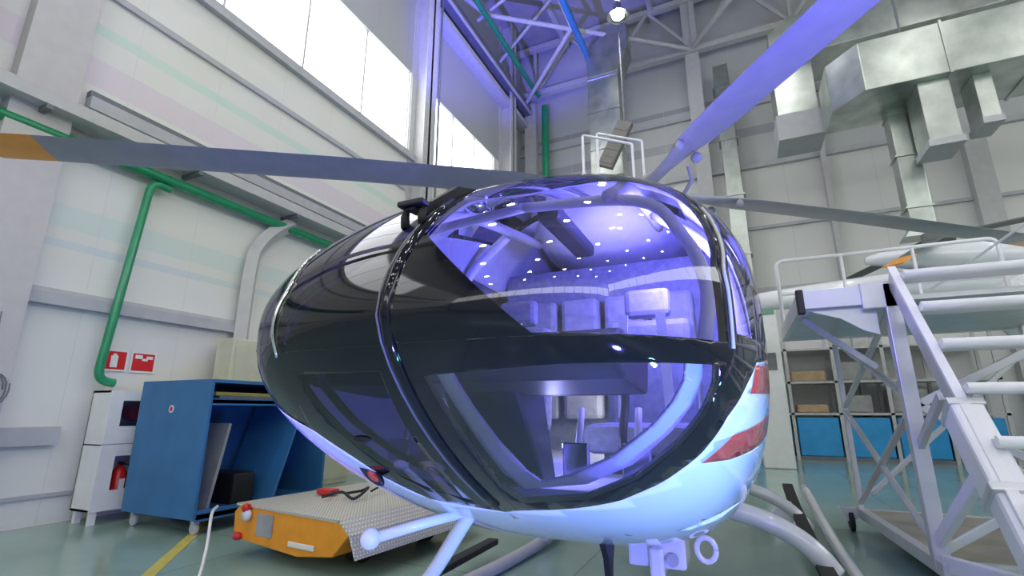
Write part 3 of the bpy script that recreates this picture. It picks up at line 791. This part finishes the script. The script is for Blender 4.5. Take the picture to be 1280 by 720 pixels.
# fire cabinet
fc = thing('fire_cabinet', 'white fire cabinet on legs with two openings, against the left wall', 'cabinet', (-7.22, 3.42, 0))
bm = B(); W_, D_, H0, H1 = .40, .98, .14, 1.50
box(bm, 0, W_-.02, 0, D_, H0, H0+.03); box(bm, 0, W_-.02, 0, D_, H1-.03, H1); box(bm, 0, W_-.02, 0, .02, H0, H1); box(bm, 0, W_-.02, D_-.02, D_, H0, H1); box(bm, 0, .02, 0, D_, H0, H1)
box(bm, 0, W_-.02, 0, D_, .86, .88)
obj('body', bm, M['white'], fc, bevel=.003)
def frame_panel(x0, x1, Y0, Y1, Z0, Z1, oy0, oy1, oz0, oz1):
    bm = B(); box(bm, x0, x1, Y0, oy0, Z0, Z1); box(bm, x0, x1, oy1, Y1, Z0, Z1); box(bm, x0, x1, oy0, oy1, Z0, oz0); box(bm, x0, x1, oy0, oy1, oz1, Z1); return bm
obj('upper_door', frame_panel(W_-.02, W_, .0, D_, .88, H1, .14, .80, 1.08, 1.38), M['white'], fc)
obj('lower_door', frame_panel(W_-.02, W_, .0, D_, H0, .87, .16, .80, .36, .74), M['white'], fc)
obj('glass', bx(W_-.016, W_-.012, .14, .80, 1.08, 1.38), M['glass'], fc)
obj('hose_reel', lathe(B(), [(.11, .12), (.11, .30)], (.06, .36, 1.24), 'X', 20), M['fire_red'], fc, smooth=True, autos=.8)
for y in (.03, D_-.09):
    for x in (.02, W_-.08): obj('leg', bx(x, x+.06, y, y+.06, 0, H0), M['white'], fc)
fe = thing('fire_extinguisher', 'red fire extinguisher inside the lower opening of the white fire cabinet', 'fire extinguisher', (-6.94, 3.72, .172))
obj('cylinder', lathe(B(), [(.06, 0), (.08, .01), (.08, .36), (.05, .42), (.025, .44), (.025, .46)], seg=20), M['fire_red'], fe, smooth=True, autos=.9)
obj('label_plate', bx(.078, .084, -.03, .03, .18, .30), M['white'], fe)
obj('valve', bx(-.03, .05, -.015, .015, .45, .49), M['blackm'], fe)
obj('hose', tube(B(), bez([(.02, .0, .47), (.06, .08, .44), (.06, .10, .3), (.05, .09, .12)], 5), .01, 8), M['rubber'], fe, smooth=True)
# blue open cabinet on castors
bc = thing('equipment_cabinet', 'large blue open-fronted cabinet on castors near the left wall', 'cabinet', (-6.52, 3.58, 0))
X1, Y1c, Z0, Z1 = 1.26, 1.75, .16, 1.60
obj('side_panel', bx(0, X1, 0, .035, Z0, Z1), M['cab_blue'], bc, bevel=.004)
obj('side_panel', bx(0, X1, Y1c-.035, Y1c, Z0, Z1), M['cab_blue'], bc, bevel=.004)
obj('back_panel', bx(0, .03, .035, Y1c-.035, Z0, Z1), M['cab_blue'], bc)
obj('base_shelf', bx(.03, X1, .035, Y1c-.035, Z0, Z0+.05), M['cab_blue'], bc)
obj('front_rail', bx(X1-.03, X1, .035, Y1c-.035, Z0-.02, Z0+.09), M['cab_blue'], bc)
obj('top_shelf', bx(.03, X1, .035, Y1c-.035, 1.34, 1.38), M['cab_blue'], bc)
obj('top_lip', bx(X1-.03, X1, .035, Y1c-.035, 1.32, 1.39), M['cab_blue'], bc)
obj('top_panel', bx(0, X1, .035, Y1c-.035, 1.565, 1.60), M['cab_blue'], bc)
mt = Matrix.Translation((X1-.40, .95, Z0+.05)) @ Matrix.Rotation(-.30, 4, 'X')
obj('divider', bx(-.5, .38, 0, .03, 0, 1.16, mtx=mt), M['cab_blue'], bc)
obj('round_emblem', lathe(B(), [(.042, -.006), (.042, 0)], (.62, 0, 1.28), 'Y', 24), M['white'], bc)
obj('emblem_centre', lathe(B(), [(.026, -.009), (.026, -.005)], (.62, 0, 1.28), 'Y', 24), M['fire_red'], bc)
for x in (.10, X1-.10):
    for y in (.10, Y1c-.10):
        cst = obj('castor', bx(x-.03, x+.03, y-.03, y+.03, .10, Z0), M['steel_lt'], bc)
        obj('wheel', lathe(B(), [(.055, -.018), (.06, -.012), (.06, .012), (.055, .018)], (x, y, .06), 'Y', 18), M['steel_lt'], cst, smooth=True, autos=.8)
def item(name, bm, m, lab, cat, **k):
    o = obj(name, bm, m, **k); tag(o, lab, cat); return o
mt = Matrix.Translation((-5.75, 3.80, .212)) @ Matrix.Rotation(-.16, 4, 'X')
item('grey_board', bx(-.35, .35, 0, .035, 0, .92, mtx=mt), M['grey'], 'grey board leaning inside the blue cabinet', 'board')
item('black_case', bx(-6.0, -5.45, 4.14, 4.42, .212, .55), M['blackm'], 'black case standing low inside the blue cabinet', 'case', bevel=.02)
item('flat_tray', bx(-6.2, -5.35, 3.75, 4.95, 1.381, 1.43), M['steel_dk'], 'dark flat tray lying on the top shelf of the blue cabinet', 'tray', bevel=.01)
item('yellow_level', bx(-5.5, -5.42, 3.75, 4.75, 1.431, 1.47), M['yellow'], 'thin yellow tool lying on the dark tray in the blue cabinet', 'tool', bevel=.005)
# beige electrical cabinet
ec = thing('electrical_cabinet', 'pale beige electrical cabinet standing behind the blue cabinet', 'cabinet', (-7.38, 4.85, 0))
obj('body', bx(.22, .6, 0, 2.6, 0, 2.32), M['beige'], ec, bevel=.02)
for k in range(3):
    dd = obj('door', bx(.6, .615, .04+.86*k, .84+.86*k, .10, 2.18), M['beige'], ec)
    obj('handle', bx(.615, .635, .76+.86*k, .79+.86*k, 1.1, 1.3), M['steel_dk'], dd)
item('crate', bx(-5.1, -4.1, 6.6, 7.6, 0, 1.15), M['beige'], 'cream crate standing on the floor behind the yellow tug', 'crate', bevel=.01)
# hanging cable coil at the left edge
bm = B()
pts = [Vector((XL+.235, 2.47+.09*math.cos(t)+.002*k, 1.48+.16*math.sin(t))) for k, t in enumerate([2*PI*i/14 for i in range(30)])]
tube(bm, pts, .008, 6); tube(bm, [(XL+.235, 2.44, 1.62), (XL+.235, 2.40, 2.3)], .006, 6)
item('cable_coil', bm, M['steel_dk'], 'dark thin cable coil hanging on the left wall at the photo edge', 'cable', smooth=True)
# yellow line
trim(bx(0, 4.2, -.05, .05, .0, .004, mtx=Matrix.Translation((-3.95, 2.25, 0)) @ Matrix.Rotation(2.35, 4, 'Z')), M['yellow'])

# tug / transport platform
tg = thing('aircraft_tug', 'low orange aircraft tug with a tread plate deck beside the helicopter nose', 'tug', (-3.02, 3.22, 0), -.10)
obj('front_bumper', prism(B(), [(-1.32, .20), (-1.20, .14), (-.42, .10), (-.0, .15), (.17, .33), (.05, .42), (-1.25, .44), (-1.34, .36)], 'Y', 0, .05), M['orange'], tg, bevel=.01)
obj('chassis', prism(B(), [(-1.30, .14), (-.0, .15), (.10, .30), (.03, .40), (-1.30, .42)], 'Y', .05, 1.75), M['orange'], tg, bevel=.01)
obj('deck_plate', prism(B(), [(-1.30, .42), (.05, .405), (.05, .425), (-1.30, .44)], 'Y', -.01, 1.80), M['tread'], tg)
obj('side_plate', prism(B(), [(.05, .425), (.19, .33), (.27, .17), (.25, .16), (.17, .32), (.04, .41)], 'Y', .0, 1.80), M['tread'], tg)
obj('back_bumper', bx(-1.3, .03, 1.75, 1.82, .14, .42), M['orange'], tg, bevel=.01)
obj('number_panel', bx(-.98, -.76, -.012, 0, .20, .38), M['grey'], tg, bevel=.004)
obj('handle_slot', bx(-.52, -.20, -.02, 0, .17, .21), M['white'], tg, bevel=.006)
obj('control_knob', lathe(B(), [(.045, -.06), (.05, -.02), (.03, 0)], (-1.10, 0, .36), 'Y', 16), M['white'], tg, smooth=True)
obj('control_knob', lathe(B(), [(.03, -.07), (.035, -.04), (.02, 0)], (-1.10, 0, .42), 'Y', 16), M['fire_red'], tg, smooth=True)
obj('red_lamp', ell(B(), (-1.22, -.02, .17), (.05, .04, .035)), M['fire_red'], tg, smooth=True)
for x in (-1.12, -.16):
    for y in (.45, 1.3):
        wh = obj('wheel', lathe(B(), [(.08, -.06), (.13, -.05), (.13, .05), (.08, .06)], (x, y, .13), 'X', 24), M['rubber'], tg, smooth=True, autos=.7)
bm = B(); tube(bm, bez([(-3.70, 3.75, .47), (-3.6, 3.9, .50), (-3.4, 3.85, .46), (-3.45, 4.1, .52), (-3.62, 4.2, .47), (-3.6, 3.95, .48)], 6), .014, 8)
tube(bm, bez([(-3.5, 4.2, .47), (-3.3, 4.35, .60), (-3.1, 4.3, .62), (-3.0, 4.1, .47)], 6), .01, 8)
item('tow_cable', bm, M['blackm'], 'black cable loop lying on the deck of the orange tug', 'cable', smooth=True)
cu = item('control_unit', bx(-3.98, -3.78, 3.95, 4.07, .447, .50), M['fire_red'], 'small red control unit on the tug deck beside the black cable', 'control unit', bevel=.015)
item('power_cord', tube(B(), bez([(-4.25, 3.1, .45), (-4.1, 2.95, .42), (-3.9, 2.8, .2), (-3.7, 2.6, .02), (-3.4, 2.2, .012), (-3.3, 1.6, .012)], 8), .012, 8), M['cord'], 'white cord dropping from the orange tug to the floor', 'cord', smooth=True)

# ================================================================== STORAGE RACK BEHIND
rk = thing('storage_rack', 'grey steel storage rack along the back wall behind the stairs', 'rack', (.1, 15.8, 0))
for i in range(6):
    for y in (-.02, .95): obj('upright', bx(i*1.12-.04, i*1.12+.04, y, y+.06, 0, 3.3), M['steel_lt'], rk)
for z in (1.16, 2.0, 2.9):
    obj('shelf', bx(-.04, 5.64, -.02, 1.0, z, z+.06), M['steel_lt'], rk)
for i in range(5):
    o = item('storage_bin', bx(.1+i*1.12+.07, .1+i*1.12+1.05, 15.82, 16.75, .1, 1.10), M['bin_blue'], ['blue bin on the bottom shelf, nearest the helicopter', 'blue bin second from the helicopter on the bottom shelf', 'blue bin third from the helicopter, behind the castor', 'blue bin fourth from the helicopter, behind the stair braces', 'blue bin at the right end of the bottom shelf'][i], 'bin', bevel=.03)
    o['group'] = 'blue bins on the storage rack'
trim(bx(.05, 5.7, 15.8, 16.8, 0, .1), M['steel_dk'])
pl_ = [(1.35, 2.10, 1.221, .22, 'card'), (1.3, 2.15, 2.061, .28, 'card'), (2.45, 3.1, 1.221, .45, 'grey'), (.25, 1.0, 1.221, .5, 'steel_dk'), (2.4, 3.2, 2.061, .5, 'grey'), (3.5, 4.3, 1.221, .6, 'grey')]
labs = ['flat cardboard parcel lying above the second blue bin', 'cardboard parcel on the middle shelf above the flat one', 'grey box above the third blue bin', 'dark box above the blue bin nearest the helicopter', 'grey box on the middle shelf right of the cardboard parcel', 'grey box above the fourth blue bin']
for (x0, x1, z, h, mm), lb in zip(pl_, labs):
    item('parcel', bx(x0, x1, 15.95, 16.55, z, z+h), M[mm], lb, 'box', bevel=.04)

# ================================================================== TAIL OF THE WHITE HELICOPTER BEHIND
wh = thing('helicopter', 'white helicopter parked behind the stairs, with a grey rotor and orange tips', 'helicopter', (3.25, 10.0, 0))
def loftx(bm, secs, seg=28, e=2.3):
    rings = []
    for x, cy, cz, w, h in secs:
        ring = []
        for k in range(seg):
            t = 2*PI*k/seg; c, s = math.cos(t), math.sin(t); r = 1/((abs(c)**e+abs(s)**e)**(1/e))
            ring.append(bm.verts.new((x, cy+w*c*r, cz+h*s*r)))
        rings.append(ring)
    for a, b in zip(rings, rings[1:]):
        for k in range(seg): bm.faces.new((a[k], a[(k+1) % seg], b[(k+1) % seg], b[k]))
    bm.faces.new(rings[0][::-1]); bm.faces.new(rings[-1]); return bm
obj('fuselage', loftx(B(), [(.3, 0, 3.05, .2, .2), (.8, 0, 2.8, .6, .6), (1.5, 0, 2.4, .8, .95), (2.6, 0, 2.2, .9, 1.15), (4.0, 0, 2.1, .9, 1.1), (5.0, 0, 1.9, .75, .8), (5.6, 0, 1.7, .4, .4)]), M['white_h'], wh, smooth=True)
obj('engine_cowling', loftx(B(), [(-1.05, 0, 3.80, .1, .06), (-.7, 0, 3.82, .22, .16), (-.3, 0, 3.76, .3, .20), (.4, 0, 3.66, .45, .30), (1.4, 0, 3.5, .55, .35), (2.6, 0, 3.3, .5, .3), (3.2, 0, 3.2, .2, .1)]), M['white_h'], wh, smooth=True)
obj('tail_boom', loftx(B(), [(-3.4, 0, 3.20, .12, .14), (-2.0, 0, 3.26, .18, .20), (-.5, 0, 3.30, .24, .26), (.8, 0, 3.3, .4, .4)]), M['white_h'], wh, smooth=True)
obj('skid', tube(B(), bez([(.2, -1.0, .05), (3.0, -1.0, .05), (4.5, -1.0, .05), (4.9, -1.0, .25)], 6), .05, 10), M['white_h'], wh, smooth=True)
obj('skid', tube(B(), bez([(.2, 1.0, .05), (3.0, 1.0, .05), (4.5, 1.0, .05), (4.9, 1.0, .25)], 6), .05, 10), M['white_h'], wh, smooth=True)
for x in (1.6, 3.8): obj('cross_tube', tube(B(), bez([(x, -1, .05), (x, -.8, .6), (x, 0, 1.2), (x, .8, .6), (x, 1, .05)], 6), .05, 10), M['white_h'], wh, smooth=True)
hb = obj('rotor_hub', lathe(B(), [(.10, 3.6), (.12, 3.95), (.22, 4.0), (.22, 4.15), (.08, 4.2)], (.0, 0, 0), 'Z', 20), M['blade_dk'], wh, smooth=True, autos=.8)
def wblade(a, R=4.2, dz=0):
    mt = Matrix.Translation((0, 0, 4.08)) @ Matrix.Rotation(a, 4, 'Z') @ Matrix.Rotation(dz, 4, 'Y')
    b = obj('rotor_blade', bx(.2, R-.5, -.14, .14, -.012, .012, mtx=mt), M['blade_dk'], wh, bevel=.008)
    obj('tip_band', bx(R-.5, R, -.14, .14, -.012, .012, mtx=mt), M['orange'], b, bevel=.008)
wblade(-.12, 4.6, -.09); wblade(PI*.60, 4.6, .0); wblade(-PI*.72, 1.7, .42)

# ================================================================== ACCESS STAIRS
sx, sy = 1.16, 4.72
st = thing('access_stairs', 'wheeled aluminium access stairs with white handrails at the right', 'stairs', (sx, sy, 0))
ZD = 2.25; W_s = 1.55
TOP = Vector((0, 0, ZD)); slope = Vector((0, -1.62, -2.02)).normalized()
# corner posts
for x, y, z1, w in ((0, .02, ZD, .10), (W_s, .02, ZD, .10), (-.12, 2.0, ZD-.12, .05), (W_s, 2.0, ZD, .08)):
    obj('post', bx(x-w/2, x+w/2, y-w/2, y+w/2, .16, z1), M['alu'], st, bevel=.006)
# stringers
def stringer(x):
    bm = B(); p = Vector((x, -.05, ZD+.03)); q = p+slope*1.25
    bar(bm, p, q, .05, .15); return obj('stringer', bm, M['alu'], st, bevel=.006)
stringer(.02); stringer(W_s)
for x in (.02, W_s):
    bm = B(); p = Vector((x, -.07, ZD+.11)); q = p+slope*2.3; bar(bm, p, q, .055, .035)
    obj('stringer_cap', bm, M['alu_w'], st, bevel=.006)
# lower thick box legs with collars
for x in (.03, W_s):
    p = Vector((x, -.84, ZD-1.00)); q = p+slope*.55; q2 = q+slope*.78
    bm = B(); bar(bm, p, q, .16, .21); lg = obj('lower_leg', bm, M['alu_w'], st, bevel=.02)
    bm = B(); bar(bm, q, q2, .14, .18); obj('leg_extension', bm, M['alu_w'], lg, bevel=.03)
    for a in (p, q):
        bm = B(); bar(bm, a-slope*.02, a+slope*.03, .18, .23); obj('collar', bm, M['alu'], lg, bevel=.01)
# treads
for k in range(6):
    c = Vector((0, -.0, ZD+.03))+slope*(.0+.375*k)
    bm = B(); box(bm, .05, W_s-.03, c.y-.22, c.y+.0, c.z-.05, c.z); 
    td = obj('tread', bm, M['alu_w'], st, bevel=.006)
    obj('nosing', tube(B(), [(.05, c.y-.22, c.z-.015), (W_s-.03, c.y-.22, c.z-.025)], .032, 10), M['alu_w'], td, smooth=True, autos=.8)
# base frame
def rb(name, p, q, w, h, m='alu', par=None):
    return obj(name, bar(B(), p, q, w, h), M[m], par or st, bevel=.006)
rb('base_rail', (0, -.15, .20), (-.12, 2.05, .20), .08, .10)
rb('base_rail', (W_s, -.15, .20), (W_s, 2.05, .20), .08, .10)
rb('base_rail', (-.16, 2.0, .20), (W_s, 2.0, .20), .07, .08)
rb('base_rail', (0, .0, .20), (W_s, .0, .20), .07, .08)
rb('base_arm', (.02, .0, .22), (.05, -1.35, .42), .07, .10, 'alu_w')
obj('base_floor', prism(B(), [(.05, .04), (W_s-.04, .04), (W_s-.04, 1.97), (-.07, 1.97)], 'Z', .21, .235), M['deck'], st)
# braces
rb('brace', (.0, .05, .30), (-.12, 1.98, 1.25), .05, .03); rb('brace', (-.01, .05, 1.25), (-.12, 1.98, .30), .05, .03)
rb('brace', (.0, .05, 1.35), (-.12, 1.98, 2.05), .05, .03); rb('brace', (-.01, .05, 2.05), (-.12, 1.98, 1.30), .05, .03)
rb('brace', (.04, .03, .3), (W_s, .03, 1.3), .03, .06); rb('brace', (W_s, .03, .3), (.04, .03, 1.3), .03, .06)
rb('brace', (.04, .03, 1.3), (W_s, .03, 2.1), .03, .06); rb('brace', (.0, 2.0, .4), (W_s, 2.0, 1.9), .03, .05); rb('brace', (W_s, 2.0, .4), (.0, 2.0, 1.9), .03, .05)
rb('brace', (.03, -1.0, .95), (.0, 0, .35), .05, .08, 'alu_w'); rb('brace', (.03, -.55, 1.35), (.0, 0, 1.0), .04, .06)
# castors
for x, y in ((-.22, 2.05), (W_s+.05, 2.05), (W_s+.05, -.1)):
    cs = obj('castor', prism(B(), [(x-.10, .24), (x+.10, .24), (x+.06, .14), (x-.04, .10)], 'Y', y-.035, y+.035), M['alu'], st, bevel=.005)
    obj('wheel', lathe(B(), [(.08, -.025), (.10, -.018), (.10, .018), (.08, .025)], (x, y, .10), 'X', 22), M['rubber'], cs, smooth=True, autos=.7)
# upper platform deck reaching towards the helicopter
dk = obj('platform_deck', bx(-.62, W_s, .02, 2.15, ZD-.14, ZD-.10), M['alu'], st)
obj('fascia', bx(-.62, -.04, -.01, .03, ZD-.16, ZD+.0), M['alu_w'], dk, bevel=.006)
obj('fascia', bx(-.62, W_s, 2.13, 2.17, ZD-.16, ZD), M['alu_w'], dk, bevel=.006)
obj('side_fascia', bx(-.64, -.60, .0, 2.15, ZD-.16, ZD), M['alu_w'], dk, bevel=.006)
obj('end_cap', bx(-.655, -.60, -.02, .06, ZD-.20, ZD+.01), M['blackm'], dk, bevel=.01)
obj('joint_box', bx(-.20, .06, -.03, .05, ZD-.20, ZD+.02), M['alu'], dk, bevel=.01)
bm = B(); bar(bm, (-.56, .6, ZD-.16), (-.05, .6, ZD-.62), .06, .05); obj('bracket', bm, M['alu'], dk)
prismo = obj('gusset', prism(B(), [(-.60, ZD-.16), (-.10, ZD-.16), (-.10, ZD-.40), (-.2, ZD-.36), (-.35, ZD-.25)], 'Y', .05, .08), M['alu'], dk)
# guard rails
gr = obj('guard_rail', tube(B(), corner([(-.60, 2.1, ZD-.1), (-.60, 2.1, ZD+.85), (W_s, 2.1, ZD+.85), (W_s, 2.1, ZD-.1)], .1), .022, 10), M['alu_w'], st, smooth=True)
for x in (.1, .8): obj('rail_post', tube(B(), [(x, 2.1, ZD-.1), (x, 2.1, ZD+.85)], .018, 10), M['alu_w'], gr, smooth=True, autos=.8)
obj('mid_rail', tube(B(), [(-.60, 2.1, ZD+.42), (W_s, 2.1, ZD+.42)], .018, 10), M['alu_w'], gr, smooth=True, autos=.8)
# right-hand stair handrail: bent white pipe and stanchions
hr = obj('handrail', tube(B(), corner([(W_s-.1, .1, ZD-.1), (W_s-.1, .1, ZD+.75), (W_s-.1, -.32, ZD+1.25), (W_s-.1, -.6, ZD+.7), (W_s-.1, -1.2, ZD-.3)], .14), .03, 12), M['alu_w'], st, smooth=True)
obj('rail_post', tube(B(), [(W_s-.1, -.62, ZD-.75), (W_s-.1, -.5, ZD+.84)], .02, 10), M['alu_w'], hr, smooth=True, autos=.8)
obj('diagonal_tie', tube(B(), [(W_s*.45, 1.9, ZD+.2), (W_s-.1, .1, ZD+.75)], .012, 8), M['alu'], hr, smooth=True, autos=.8)

# tall white hoop ladder behind the helicopter
ld = thing('white_ladder', 'white tube ladder top rising behind the helicopter, in front of the silver duct', 'ladder', (-2.0, 7.2, 0))
obj('rail', tube(B(), corner([(0, 0, 0), (0, 0, 5.78), (.75, .35, 5.62), (.75, .35, 0)], .03, 2), .022, 10), M['alu_w'], ld, smooth=True, autos=.9)
obj('rail', tube(B(), corner([(.05, .8, 0), (.05, .8, 6.25), (.80, 1.15, 6.1), (.80, 1.15, 0)], .03, 2), .022, 10), M['alu_w'], ld, smooth=True, autos=.9)
for k in range(17): obj('rung', tube(B(), [(0, 0, .3+.3*k), (.05, .8, .3+.3*k)], .014, 8), M['alu_w'], ld, smooth=True, autos=.9)

# machine with green strip behind the helicopter's right side
mc = thing('control_cabinet', 'pale control cabinet with a green strip right of the helicopter', 'cabinet', (.62, 13.4, 0))
obj('body', bx(-.32, .32, -.3, .3, 0, 3.75), M['white'], mc, bevel=.03)
obj('green_strip', bx(-.28, .28, -.32, -.3, 3.52, 3.66), M['green'], mc)
obj('panel', bx(-.2, .2, -.32, -.3, 2.2, 2.6), M['steel_dk'], mc)

# ================================================================== LIGHT
def spot(name, loc, tgt, col, power, size, ang_, blend=.6):
    l = bpy.data.lights.new(name, 'SPOT'); l.color = col; l.energy = power; l.spot_size = ang_; l.spot_blend = blend; l.shadow_soft_size = size
    o = bpy.data.objects.new(name, l); COL.objects.link(o); o.location = loc
    d = Vector(tgt)-Vector(loc); o.rotation_euler = d.to_track_quat('-Z', 'Y').to_euler(); return o
VIO = (.16, .14, 1.0)
spot('violet_floodlight', (.55, .35, .42), (-1.1, 1.7, .95), VIO, 230, .05, 1.9)
spot('violet_floodlight', (1.0, 1.6, 1.0), (.75, 2.6, 3.5), VIO, 950, .05, 1.35)
spot('violet_floodlight', (-1.9, .5, .45), (-2.2, 2.9, 2.6), VIO, 240, .05, 1.5)
spot('violet_floodlight', (-4.4, 6.5, 5.5), (-5.6, 12.5, 14.5), VIO, 6500, .1, .8)
spot('cyan_floodlight', (.75, .9, .45), (-.12, 1.5, 1.05), (.12, .62, 1.0), 75, .05, 1.2)
def point(name, loc, col, power, size):
    l = bpy.data.lights.new(name, 'POINT'); l.color = col; l.energy = power; l.shadow_soft_size = size
    o = bpy.data.objects.new(name, l); COL.objects.link(o); o.location = loc; o.parent = heli; return o
point('violet_cabin_fill', (.55, 1.5, 2.0), VIO, 105, .05)  # violet fill added inside the cabin to brighten the dome
point('cockpit_fill', (.1, .85, 1.15), (.4, .42, 1.0), 6, .05)  # added fill to light the chin window frames, no fixture here
point('cabin_rear_fill', (.2, 2.0, 1.3), (1, .97, .9), 9, .05)  # added white fill that lifts the dark interior

wd = bpy.data.worlds.new('World'); S.world = wd; wd.use_nodes = True
wd.node_tree.nodes['Background'].inputs[0].default_value = (.75, .8, .9, 1); wd.node_tree.nodes['Background'].inputs[1].default_value = 1.0

# ================================================================== CAMERA
cam = bpy.data.cameras.new('Camera'); co = bpy.data.objects.new('Camera', cam); COL.objects.link(co)
cam.sensor_width = 36; cam.lens = 611/1280*36; cam.clip_start = .05
co.location = (0, 0, 1.25); co.rotation_euler = (PI/2+math.radians(14.2), 0, math.radians(24.7))
S.camera = co
S.view_settings.view_transform = 'Standard'; S.view_settings.look = 'None'; S.view_settings.gamma = 1
S.view_settings.use_curve_mapping = False; S.view_settings.exposure = 0
